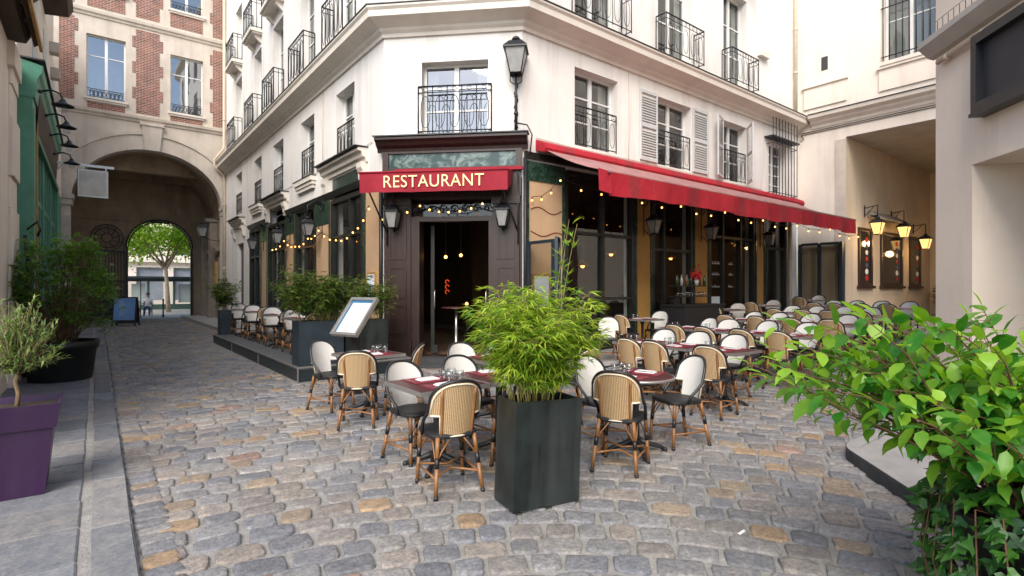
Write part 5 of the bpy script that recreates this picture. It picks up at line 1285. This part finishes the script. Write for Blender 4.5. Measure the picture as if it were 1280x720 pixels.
# big bamboo planter in the foreground: corners on the ground at (2.32,2.92) and (2.82,2.75)
D1 = Vector((.8788,-.2773+.18)).normalized()
pc = [w_ for w_ in ((2.296,2.926),(2.850,2.831),(2.320,3.207))]
ang = math.atan2(pc[1][1]-pc[0][1], pc[1][0]-pc[0][0])
BX = (2.296+math.cos(ang)*.28-math.sin(ang)*.15, 2.926+math.sin(ang)*.28+math.cos(ang)*.15)
planter('bamboo_planter', (BX[0],BX[1],.012), ang, .56, .30, .77, PLANTER, 'tall black box planter in the foreground holding bright bamboo', tilt=(0,R_(2.2)))
planter('platform_planter', (3.12,9.62,.25), 0, .78, .42, .77, PLANTB, 'blue black box planter on the corner of the lane platform')
planter('platform_planter', (3.96,9.62,.25), 0, .82, .40, .76, PLANTER, 'black box planter between the menu stand and the restaurant door')
planter('platform_planter', (3.02,17.45,.25), 0, .42, .42, .7, PLANTB, 'dark planter at the far end of the lane platform')
planter('platform_planter', (4.45,16.0,.25), 0, .42, .42, .6, PLANTB, 'dark planter against the lane facade behind the platform chairs')
ms = empty('menu_stand', (3.15,7.95,0), math.atan2(-.12,-.98)+PI/2+.22, label='metal menu lectern with a pale printed sheet beside the platform', cat='menu stand')
# local frame: -y is the reading side
q = MB(); q.box(-.06,.06,-.04,.04,.02,1.1); q.bbox(-.2,.2,-.2,.2,0,.02,0,.005); q.build('post', CAST, ms)
tl = R_(38); ct, st_ = math.cos(tl), math.sin(tl)
def TL(p): return (p[0], p[1]*ct-p[2]*st_*1-.02, 1.16+p[1]*st_+p[2]*ct)
TLs = lambda p: (p[0], -.02+p[1]*math.sin(R_(38)), 1.17+p[1]*math.cos(R_(38))+0) if False else TL(p)
tl = R_(52); ct, st_ = math.cos(tl), math.sin(tl)
q = MB(TL); a, b = .29, .35
for x0, x1, y0, y1 in ((-a,a,-b,-b+.045),(-a,a,b-.045,b),(-a,-a+.045,-b+.045,b-.045),(a-.045,a,-b+.045,b-.045)): q.box(x0,x1,y0,y1,-.02,.03)
q.box(-a,a,-b,b,-.03,-.021); q.build('frame', ALU, ms)
q = MB(TL); q.quad([(-a+.045,-b+.045,-.01),(a-.045,-b+.045,-.01),(a-.045,b-.045,-.01),(-a+.045,b-.045,-.01)]); bp = q.build('paper_border', PAPERB, ms)
q = MB(TL); q.quad([(-a+.075,-b+.06,-.006),(a-.075,-b+.06,-.006),(a-.075,b-.09,-.006),(-a+.075,b-.09,-.006)]); q.build('paper', PAPER, bp)
q = MB(TL); wr = random.Random(2)
for i in range(17): q.box(-.16,-.16+wr.uniform(.12,.3),.22-i*.03,.226-i*.03,-.005,-.0045)
q.build('printed_lines', PINK, bp)
# drinks station under the awning
bs = empty('drinks_station', (11.9,7.75,gz(11.9,6.9)+.03), label='dark drinks counter with shelves against the wall under the awning', cat='counter')
q = MB(); q.box(-.85,.85,-.3,.3,0,.92); q.box(-.9,.9,-.33,.33,.92,.96); q.build('counter', CAST, bs)
q = MB()
for z in (1.14,1.40): q.box(-.7,.75,-.05,.28,z,z+.025)
for x in (-.65,0,.7): q.box(x-.012,x+.012,.0,.03,.96,1.4)
q.build('shelf', CAST, bs)
BOT = [mat('green bottle glass', (.02,.06,.02), .1, .2, 3, 0), mat('amber bottle glass', (.16,.06,.012), .1, .2, 3, 0), mat('clear bottle glass', (.4,.4,.38), .1, .2, 3, 0)]
zb = gz(11.9,6.9)+.03
for i in range(13):
    x = 11.3+i*.1; k = i%3
    q = MB(); q.lathe([(.036,0),(.038,.16),(.014,.21),(.013,.27),(.001,.272)], n=9); o = q.build('bottle', BOT[k]); o.location = (x, 7.85+.05*(i%2), zb+1.427)
    tag(o, ['green','amber','clear'][k]+' glass bottle on the upper shelf of the drinks counter', 'bottle', 'bottles on the '+['green','amber','clear'][k]+' glass row')
for i in range(14):
    q = MB() ; x = 11.25+i*.09; o = P_gls((x, 7.8, zb+1.167), 0, 'upturned tumbler in the row on the lower shelf of the drinks counter', 'glass', 'tumblers on the drinks counter shelf', '')
fv = empty('flower_vase', (11.95,7.72,zb+1.427), label='bunch of red flowers in a vase on the drinks counter shelf', cat='flowers')
q = MB(); q.lathe([(.05,0),(.06,.1),(.04,.16)], n=10); q.build('vase', BOT[2], fv)
q = MB(); rr = random.Random(8)
for i in range(40):
    p = (rr.gauss(0,.09), rr.gauss(0,.07), .26+rr.gauss(0,.07)); q.ball(p, rr.uniform(.025,.04), 0, 6, 4)
q.build('blossom', REDF, fv)
# folding steel and glass screen to the right of the door
fs = empty('folding_screen', FR((7.35,.9,.1)), label='folding blue black glazed screen with a posted menu right of the door', cat='screen'); OF = FR((7.35,.9,.1))
def panel_frame(p, q_, z0, z1, par):
    d = Vector((q_[0]-p[0], q_[1]-p[1])); L = d.length; d.normalize(); nrm = Vector((-d.y, d.x))
    T = lambda c: (p[0]+d.x*c[0]+nrm.x*c[1], p[1]+d.y*c[0]+nrm.y*c[1], c[2])
    m = MB(T); w = .06
    m.box(0,w,-.03,.03,z0,z1); m.box(L-w,L,-.03,.03,z0,z1); m.box(w,L-w,-.028,.028,z1-w,z1); m.box(w,L-w,-.028,.028,z0,z0+w); m.box(w,L-w,-.028,.028,z0+.7,z0+.76)
    f = m.build('screen_panel', STEELB, par, OF); g = MB(T); g.quad([(w,0,z0+w),(L-w,0,z0+w),(L-w,0,z1-w),(w,0,z1-w)]); g.build('glass', GLASSD, f, OF)
panel_frame(FR((7.0,.12,0)), FR((6.98,.95,0)), .1, 2.55, fs); panel_frame(FR((7.0,.98,0)), FR((7.42,.62,0)), .1, 2.6, fs)
q = MB(FR); q.box(7.15,7.65,.06,.1,1.15,1.9); q.build('menu_frame', GOLDW, fs, OF); q = MB(FR); q.box(7.2,7.6,.1,.105,1.2,1.85); q.build('paper', PAPER, fs, OF)
q = MB(FL); q.box(10.95,11.4,.03,.07,1.35,1.95); mo = FL((11.2,.03,1.65)); mb_ = empty('menu_board', mo, label='small framed menu on the ochre wall left of the door', cat='menu'); q.build('frame', GOLDW, mb_, mo); q = MB(FL); q.box(11.0,11.35,.07,.075,1.4,1.9); q.build('paper', PAPER, mb_, mo)
# A-frame board and the furniture seen through the arch
af = empty('a_frame_board', (.98,27.7,0), R_(-20), label='blue chalk A-frame menu board standing left of the arch', cat='board')
for s in (-1, 1):
    def TA(p, s=s): return (p[0], s*(.26-.22*p[2]/1.2)+p[1], p[2])
    q = MB(TA); q.box(-.43,-.38,-.02,.02,0,1.22); q.box(.38,.43,-.02,.02,0,1.22); q.box(-.38,.38,-.02,.02,1.17,1.22); q.box(-.38,.38,-.02,.02,.12,.26); f = q.build('board_frame', CAST, af)
    q = MB(TA); q.box(-.38,.38,-.01,.01,.26,1.17); q.build('board_panel', mat('chalky blue board', (.17,.33,.60), .8, .2, 4, .05) if s < 0 else DARKB, f)
    if s < 0:
        q = MB(TA); wr = random.Random(4)
        for i in range(11): q.box(-.2,-.2+wr.uniform(.1,.36),-.014,-.011,1.02-i*.055,1.03-i*.055)
        q.build('chalk_lines', NAPK, f)
# ------------------------------------------------------------------ seated people and café furniture beyond the arch
def skin_person(loc, rz, shirt, label):
    r_ = empty('person', loc, rz, label, 'person')
    v = [(0,0,.50),(0,-.02,.72),(0,-.03,.95),(0,-.03,1.02),(0,0,1.08),(.1,.02,.5),(.12,.40,.49),(.12,.42,.08),(.12,.52,.04),(-.1,.02,.5),(-.12,.40,.49),(-.12,.42,.08),(-.12,.52,.04),(.19,-.02,.93),(.25,.06,.68),(.14,.30,.76),(.10,.38,.78),(-.19,-.02,.93),(-.25,.06,.68),(-.14,.30,.76),(-.10,.38,.78),(0,.01,1.16),(0,.02,1.26)]
    e = [(0,1),(1,2),(2,3),(3,4),(0,5),(5,6),(6,7),(7,8),(0,9),(9,10),(10,11),(11,12),(2,13),(13,14),(14,15),(15,16),(2,17),(17,18),(18,19),(19,20),(4,21),(21,22)]
    rad = [.15,.14,.15,.07,.055,.09,.075,.05,.04,.09,.075,.05,.04,.06,.045,.035,.03,.06,.045,.035,.03,.085,.075]
    me = bpy.data.meshes.new('body'); me.from_pydata(v, e, []); o = bpy.data.objects.new('body', me); COL.objects.link(o)
    md = o.modifiers.new('Skin', 'SKIN'); o.modifiers.new('Sub', 'SUBSURF').levels = 1
    for i, sv in enumerate(me.skin_vertices[0].data): sv.radius = (rad[i], rad[i]); sv.use_root = (i == 0)
    dg = bpy.context.evaluated_depsgraph_get(); m2 = bpy.data.meshes.new_from_object(o.evaluated_get(dg)); o.modifiers.clear(); o.data = m2
    for m in (shirt, SKIN, JEANS): m2.materials.append(m)
    for p in m2.polygons:
        c_ = p.center; p.use_smooth = True
        p.material_index = 1 if (c_.z > 1.02 or (c_.y > .16 and c_.z > .62)) else (2 if (c_.z < .56 and (c_.y > .08 or c_.z < .5)) else 0)
    o.parent = r_
    q = MB(); q.ball((0,-.01,1.24), .10, 0, 10, 6, 1.1); q.build('hair', HAIRM, r_)
skin_person((.9,36.6,.0), R_(200), SHIRTY, 'seated person in a yellow top at a street table beyond the arch')
skin_person((2.35,37.2,.0), R_(170), SHIRTW, 'seated person in a white shirt at a street table beyond the arch')
for i, (x, y) in enumerate(((.9,36.5),(2.35,37.1),(1.7,35.6))): chair(x, y, math.sin(R_(10))*-1, -1, ['street café chair under the person in yellow beyond the arch','street café chair under the person in white beyond the arch','empty street café chair just beyond the arch'][i], 'chairs beyond the arch', .0)
table(1.7, 36.4, 'on the street beyond the arch', words='beyond the arch', z=.0)
wf = empty('clothes_frame', (1.35,33.9,0), label='thin black metal frame standing in the arch beside the gate', cat='frame')
q = MB(); q.box(-.5,.5,-.02,.02,1.95,2.0); q.box(-.5,-.46,-.02,.02,0,1.95); q.box(.46,.5,-.02,.02,0,1.95); q.build('frame_bar', IRON, wf)
bo = empty('bollard', (2.9,34.9,0), label='slim dark bollard on the pavement beyond the arch', cat='bollard')
q = MB(); q.lathe([(.06,0),(.06,.1),(.04,.14),(.04,.9),(.06,.94),(.03,1.0)], n=10); q.build('post', IRON, bo)
# ------------------------------------------------------------------ plants
pr = random.Random(21)
def leaf(mb, p, d, up, L, W, kind='lance', m=0, col=None, curl=.15):
    d = Vector(d).normalized(); s = d.cross(Vector(up))
    if s.length < 1e-4: s = d.cross(Vector((.3,.8,.2)))
    s.normalize(); n = s.cross(d).normalized(); p = Vector(p)
    c = col or (pr.random(), 0, 0); c = (max(.004, c[0]), 0, .001)
    def pt(t, w, h): return tuple(p+d*(L*t)+s*(W*w)+n*(L*h))
    if kind == 'lance':
        mb.add([pt(0,0,0), pt(.35,-.5,.03), pt(.4,0,-.02), pt(.35,.5,.03), pt(1,0,-curl)], [(0,2,1),(0,3,2),(1,2,4),(2,3,4)], m, False, c)
    elif kind == 'broad':
        mb.add([pt(0,0,0), pt(.22,-.40,.05), pt(.25,0,0), pt(.22,.40,.05), pt(.55,-.46,.03), pt(.58,0,-.04), pt(.55,.46,.03), pt(.82,-.2,-.07), pt(.84,0,-.10), pt(.82,.2,-.07), pt(1,0,-curl-.05)],
               [(0,2,1),(0,3,2),(1,2,5,4),(2,3,6,5),(4,5,8,7),(5,6,9,8),(7,8,10),(8,9,10)], m, True, c)
    else:   # ivy: five points
        mb.add([pt(0,0,0), pt(-.02,-.35,.02), pt(.22,-.52,.0), pt(.38,-.24,.03), pt(1,0,-.1), pt(.38,.24,.03), pt(.22,.52,0), pt(-.02,.35,.02), pt(.35,0,-.03)],
               [(0,8,1),(1,8,2),(2,8,3),(3,8,4),(4,8,5),(5,8,6),(6,8,7),(7,8,0)], m, False, c)
def rdir(zb=0): 
    v = Vector((pr.gauss(0,1), pr.gauss(0,1), pr.gauss(0,1)+zb)); return v.normalized()

def bamboo(name, loc, label, sx, sy, h, nc, spread, lf, L=.12, W=.015, per=7, rz=0, dense=1.0, shoots=0, cols=(0,1)):
    r_ = empty(name, loc, rz, label, 'bamboo' if 'bamboo' in label else 'plant'); st = MB(); fo = MB()
    for i in range(nc):
        x, y = pr.uniform(-sx,sx), pr.uniform(-sy,sy); a = pr.uniform(0,2*PI); k = pr.random()**.6*spread
        H = h*pr.uniform(.62,1.0)*(1-.25*k/spread); sh = i < shoots
        if sh: H = h*pr.uniform(1.30,1.45); k = .12; a = pr.uniform(-.5,.5); x = sx*.8
        P = []
        for j in range(9):
            t = j/8; P.append(Vector((x*(1+.5*t)+math.cos(a)*k*t*t, y*(1+.5*t)+math.sin(a)*k*t*t, H*t-.12*k*t**3)))
        st.tube(P, [.0045*(1-.7*j/8) for j in range(9)], 5)
        for j in range(3 if not sh else 5, 9):
            nb_ = int(per*dense*((.35+.75*j/8) if not sh else .45))
            for b in range(nb_ if not sh else 2):
                p = P[j].lerp(P[j-1], pr.random()); th = pr.uniform(0,2*PI); d0 = Vector((math.cos(th), math.sin(th), pr.uniform(-.15,.75))).normalized(); tw = p+d0*pr.uniform(.03,.16)*(1 if not sh else .3)
                if pr.random() < .5: st.tube([p, tw], .0013, 3)
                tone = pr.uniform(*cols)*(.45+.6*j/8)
                for q in range(pr.choice((3,4,4,5))):
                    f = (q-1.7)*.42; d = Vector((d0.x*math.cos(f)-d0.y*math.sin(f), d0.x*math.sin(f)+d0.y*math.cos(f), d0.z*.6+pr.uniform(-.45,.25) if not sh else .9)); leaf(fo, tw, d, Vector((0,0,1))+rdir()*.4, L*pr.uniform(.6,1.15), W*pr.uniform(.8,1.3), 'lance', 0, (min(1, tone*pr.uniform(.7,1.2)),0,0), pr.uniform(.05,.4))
    st.build('stem', BAMB, r_); fo.build('foliage', lf, r_)
    return r_
bamboo('bamboo_plant', (BX[0],BX[1],.74), 'bright yellow green bamboo overflowing the black foreground planter', .20, .09, 1.0, 52, .38, LF_BAMB, .10, .0125, 13, ang, 1, 3)
bamboo('bamboo_plant', (3.12,9.62,.97), 'dark green bamboo in the planter on the platform corner', .33, .15, 1.15, 40, .4, LF_BAMD, .13, .02, 8)
bamboo('bamboo_plant', (3.98,9.62,.97), 'straggly bamboo with dry stems behind the menu stand', .33, .14, 1.0, 26, .38, LF_BAMD, .13, .02, 7, cols=(.4,1))
bamboo('olive_bush', (3.02,17.45,.9), 'green shrub in the planter at the far platform end', .15, .15, 1.1, 16, .4, LF_BAMD, .13, .03, 7)
bamboo('olive_bush', (4.45,16.0,.8), 'green shrub against the lane facade behind the platform chairs', .15, .15, 1.4, 18, .45, LF_BAMD, .13, .03, 7)

# olive standard in the purple pot
OPp = (-.51,5.58,.035); pp = empty('purple_planter', OPp, 0, 'large square purple plastic planter at the lower left', 'planter')
q = MB()
def sq(r, z, k=0): return [(-r,-r+k,z),(r,-r+k,z),(r,r-k,z),(-r,r-k,z)]
rings = [(.20,0),(.25,.50),(.268,.505),(.295,.69),(.275,.69),(.25,.52)]
vs = []
for r, z in rings: vs += sq(r, z, .0 if z < .1 else .02)
q.add(vs, [(3,2,1,0)]+[(i*4+k,i*4+(k+1)%4,(i+1)*4+(k+1)%4,(i+1)*4+k) for i in range(len(rings)-1) for k in range(4)]); q.build('pot', PURPLE, pp)
q = MB(); q.quad(sq(.265,.64,.02)); q.build('soil', SOIL, pp)
ot = empty('olive_tree', (-.49,5.66,.67), label='small grey green olive standard growing in the purple planter', cat='tree')
q = MB(); q.tube([(0,0,0),(.008,.01,.10),(-.008,0,.2),(.006,.01,.27)], [.018,.015,.014,.013], 8)
fo = MB()
for i in range(120):
    d = rdir(.7); L = pr.uniform(.18,.40)*(1 if abs(d.z) < .75 else .95); a = Vector((.006,.01,.25+pr.uniform(0,.05))); b = a+Vector((d.x*L*.8, d.y*L*.8, abs(d.z)*L*1.5+pr.uniform(.0,.10))); mid = a.lerp(b,.5)+rdir()*.03
    q.tube([a,mid,b], [.006,.004,.0015], 4)
    for k in range(20):
        p = a.lerp(b, pr.uniform(.3,1.05)); leaf(fo, p+rdir()*.012, (b-a).normalized()*.8+rdir(.25), (0,0,1), pr.uniform(.04,.07), .014, 'lance', 0, (pr.random(),0,0), .05)
q.build('trunk', BARK, ot); fo.build('foliage', LF_OLIV, ot)

# big round pot with a dark shrub by the green shop
pb = empty('round_pot', (-.48,11.95,.035), label='big round black plastic pot on the left pavement', cat='planter')
q = MB(); q.lathe([(.42,0),(.43,.02),(.49,.52),(.52,.53),(.535,.66),(.50,.66),(.47,.56)], n=32, cap=True); q.build('pot', POTB, pb)
q = MB(); q.lathe([(.48,.6),(.2,.62),(.01,.63)], n=20); q.build('soil', SOIL, pb)
sb = empty('leafy_shrub', (-.48,11.95,.64), label='dense dark green leafy shrub in the big round black pot', cat='shrub')
q = MB(); fo = MB()
for i in range(230):
    a = Vector((pr.uniform(-.2,.2), pr.uniform(-.2,.2), 0)); th = pr.uniform(0,2*PI); R = pr.random()**.5; zt = pr.uniform(.25,1.75)
    rad = .78*math.sqrt(max(.05, 1-((zt-.85)/1.05)**2)); b = Vector((math.cos(th)*R*rad, math.sin(th)*R*rad, zt)); mid = a.lerp(b,.5)+Vector((0,0,.1))
    if i%2 == 0: q.tube([a,mid,b], [.011,.007,.003], 5)
    for k in range(5):
        tip = b+rdir(.3)*pr.uniform(.04,.18)
        for l in range(9):
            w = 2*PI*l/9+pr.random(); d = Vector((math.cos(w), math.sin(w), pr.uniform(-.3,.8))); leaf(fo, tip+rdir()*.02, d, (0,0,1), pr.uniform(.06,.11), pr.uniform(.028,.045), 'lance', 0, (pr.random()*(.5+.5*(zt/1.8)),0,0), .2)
q.build('stem', BARK, sb); fo.build('foliage', LF_SHR, sb)

# broad leaved shrub and ivy at the right
SX, SY = 3.34, .38
Rv = Vector((math.cos(R_(38)), -math.sin(R_(38)), 0)); Fv = Vector((math.sin(R_(38)), math.cos(R_(38)), 0))
ip = empty('round_pot', (SX,SY,0), label='dark pot almost covered by ivy at the lower right', cat='planter')
q = MB(); q.lathe([(.26,0),(.34,.50),(.37,.51),(.37,.58),(.33,.58),(.31,.52)], n=28); q.build('pot', POTB, ip); q = MB(); q.lathe([(.33,.54),(.01,.56)], n=20); q.build('soil', SOIL, ip)
bs_ = empty('broad_leaved_shrub', (SX,SY,.55), label='bright green broad leaved shrub filling the right foreground', cat='shrub')
q = MB(); fo = MB()
def branch(a, dirv, L, drop, nl, sz):
    if dirv.x*Rv.x+dirv.y*Rv.y < -.4: L *= 1.3
    a = Vector(a); d = Vector(dirv).normalized(); P = [a+d*(L*t)+Vector((0,0,-drop*t*t))+rdir()*.012 for t in [i/7 for i in range(8)]]
    zc = (pr.uniform(.36,.74) if dirv.x*Rv.x+dirv.y*Rv.y < -.3 else pr.uniform(.5,.88))+(.1 if pr.random() < .2 else 0); P = [Vector((v.x, v.y, v.z if v.z < zc else zc+.2*math.tanh((v.z-zc)/.35))) for v in P]
    q.tube(P, [.0065*(1-.75*i/7) for i in range(8)], 5)
    for i in range(nl):
        t = .25+.75*(i+pr.random()*.5)/nl; x = t*7; j = min(6, int(x)); p = P[j].lerp(P[j+1], x-j); ax = (P[j+1]-P[j]).normalized()
        sd = ax.cross(Vector((0,0,1))).normalized(); ph = pr.uniform(-.6,.6)+(PI/2 if i%2 else 0)
        for s in (-1, 1):
            side = (sd*math.cos(ph)+ax.cross(sd)*math.sin(ph))*s; pd = side*.8+ax*.55+Vector((0,0,pr.uniform(-.2,.25))); pe = p+pd.normalized()*pr.uniform(.015,.04)
            q.tube([p, pe], .0016, 3)
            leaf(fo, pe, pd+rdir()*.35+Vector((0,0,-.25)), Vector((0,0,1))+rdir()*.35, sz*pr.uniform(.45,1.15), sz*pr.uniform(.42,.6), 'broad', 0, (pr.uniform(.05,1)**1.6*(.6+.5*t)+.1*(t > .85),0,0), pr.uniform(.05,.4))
    leaf(fo, P[-1], d+Vector((0,0,-.2)), (0,0,1), sz*.8, sz*.4, 'broad', 0, (pr.uniform(.7,1),0,0), .2)
for i in range(125):
    lr = pr.uniform(-1,.8); fr = pr.uniform(-.5,.7); up = pr.uniform(.35,1.5)+(.3 if lr < -.4 else 0); d = Rv*lr+Fv*fr+Vector((0,0,up))
    L = pr.uniform(.65,1.12)*(1.0 if lr < 0 else .9)
    branch(Vector((pr.uniform(-.15,.15), pr.uniform(-.15,.15), 0)), d, L, pr.uniform(.05,.3), pr.choice((8,9,10)), .115)
for lr, fr, up, L in ((-1,.1,.72,1.12),(-1,.35,.85,1.15),(-1,-.1,.9,1.2),(-.76,.1,1.05,1.32),(-.95,.15,.8,1.15),(-1,.3,.62,1.1),(-.9,-.05,.9,1.2),(-.7,.2,1.2,1.25),(-.55,.0,1.3,1.25),(-.2,.3,1.4,1.2),(.2,.1,1.4,1.15),(-.6,.3,1.1,1.3),(-.85,-.1,1.1,1.28),(-.45,.1,1.2,1.3),(-.95,.2,1.0,1.3),(-.8,.2,1.0,1.18),(-.55,.1,1.1,1.2),(-.25,.2,1.2,1.22),(.1,.1,1.2,1.2),(-1,.2,.6,1.0),(-.9,.5,.8,1.1),(-.4,.4,1.3,1.25),(.3,.3,1.3,1.25),(-.7,.3,1.25,1.2),(-.1,0,1.4,1.2),(.5,.2,1.2,1.2),(-1,.05,.65,1.2)):
    branch((pr.uniform(-.1,.1), pr.uniform(-.1,.1), .02), Rv*lr+Fv*fr+Vector((0,0,up)), L*.95, .10, 11, .12)
q.build('stem', STEM, bs_); fo.build('foliage', LF_BIG, bs_)
iv = empty('ivy_plant', (SX,SY,.5), label='dark green ivy trailing over the pot under the broad leaved shrub', cat='ivy')
q = MB(); fo = MB()
for i in range(1500):
    th = pr.uniform(0,2*PI); z = pr.uniform(-.48,.34); R = (.46 if z < .0 else .46*math.sqrt(max(.02, 1-(z/.36)**2)))*pr.uniform(.72,1.05)
    if z < 0: R = (.45+.12*z)*pr.uniform(.85,1.1)
    p = (math.cos(th)*R, math.sin(th)*R, z); o = Vector((math.cos(th), math.sin(th), .25))
    leaf(fo, p, Vector((0,0,-1))*.6+o*.7+rdir()*.5, o+rdir()*.3, pr.uniform(.05,.095), pr.uniform(.05,.09), 'ivy', 0, (pr.random()**1.5,0,0))
for i in range(26):
    th = 2*PI*i/26; q.tube([(.2*math.cos(th),.2*math.sin(th),.08),(.42*math.cos(th),.42*math.sin(th),.15),(.47*math.cos(th+.1),.47*math.sin(th+.1),-.15),(.42*math.cos(th+.2),.42*math.sin(th+.2),-.45)], .004, 4)
q.build('stem', STEM, iv); fo.build('foliage', LF_IVY, iv)
# plant at the foot of the passage wall
bamboo('olive_bush', (27.6,6.3,.5), 'pale shrub at the end of the lantern passage', .2, .2, 1.6, 14, .4, LF_BAMD, .14, .03, 6)

# street trees beyond the arch
def tree(loc, label, H, crad, n, lean, seed):
    r_ = empty('street_tree', loc, label=label, cat='tree'); rr = random.Random(seed); tr = MB(); fo = MB()
    zt = H*.45; tr.tube([(0,0,0),(lean*.3,0,zt*.5),(lean*.6,0,zt)], [.15,.12,.10], 10)
    tips = []
    for i in range(9):
        a = 2*PI*i/9+rr.uniform(-.3,.3); k = crad*rr.uniform(.5,.9); e = Vector((lean+math.cos(a)*k, math.sin(a)*k*.8, H*rr.uniform(.55,.95))); s = Vector((lean*.6,0,zt*rr.uniform(.8,1)))
        m = s.lerp(e,.5)+Vector((0,0,.4)); tr.tube([s,m,e], [.07,.045,.015], 7); tips += [m, e, m.lerp(e,.5)]
        for j in range(3):
            e2 = e+Vector((rr.gauss(0,.6),rr.gauss(0,.6),rr.gauss(0,.5))); tr.tube([m.lerp(e,.6), e2], [.03,.01], 5); tips.append(e2)
    for i in range(n):
        c = rr.choice(tips); p = c+Vector((rr.gauss(0,.55),rr.gauss(0,.55),rr.gauss(0,.42))); d = Vector((rr.gauss(0,1),rr.gauss(0,1),rr.gauss(-.2,.6)))
        leaf(fo, p, d, (0,0,1), rr.uniform(.16,.28), rr.uniform(.12,.2), 'broad', 0, (rr.random(),0,0))
    tr.build('trunk', PLBARK, r_); fo.build('crown', LF_TREE, r_)
tree((3.75,41.5,0), 'leafy plane tree with a forked trunk straight beyond the arch', 7.2, 2.8, 5600, -.3, 1)
tree((5.9,45.0,0), 'second street tree showing at the right of the arch opening', 7.5, 2.8, 3000, .2, 2)
tree((1.2,51.5,0), 'third street tree showing at the left of the arch opening', 7.5, 2.8, 2600, .2, 3)

# bits lying on the cobbles
q = MB(); q.add([(0,0,.0),(.09,.01,.0),(.088,.028,.002),(.0,.02,.003)], [(0,1,2,3)]); o = q.build('paper_scrap', NAPK); o.location = (3.26,1.79,.013); tag(o, 'small white paper scrap lying on the cobbles near the ivy', 'litter')
q = MB(); lr_ = random.Random(77)
for i in range(160):
    x, y = lr_.uniform(.3,9), lr_.uniform(1.5,8)
    if not paved(x, y): continue
    a = lr_.uniform(0,6.3); leaf(q, (x,y,gz(x,y)+.016), (math.cos(a),math.sin(a),.05), (0,0,1), lr_.uniform(.015,.04), .012, 'lance', 0, None, .02)
tag(q.build('fallen_leaves', mat('dry leaf', (.23,.17,.08), .9, .4, 30, 0)), 'tiny dry leaves scattered over the cobbles', 'leaves', None, 'stuff')
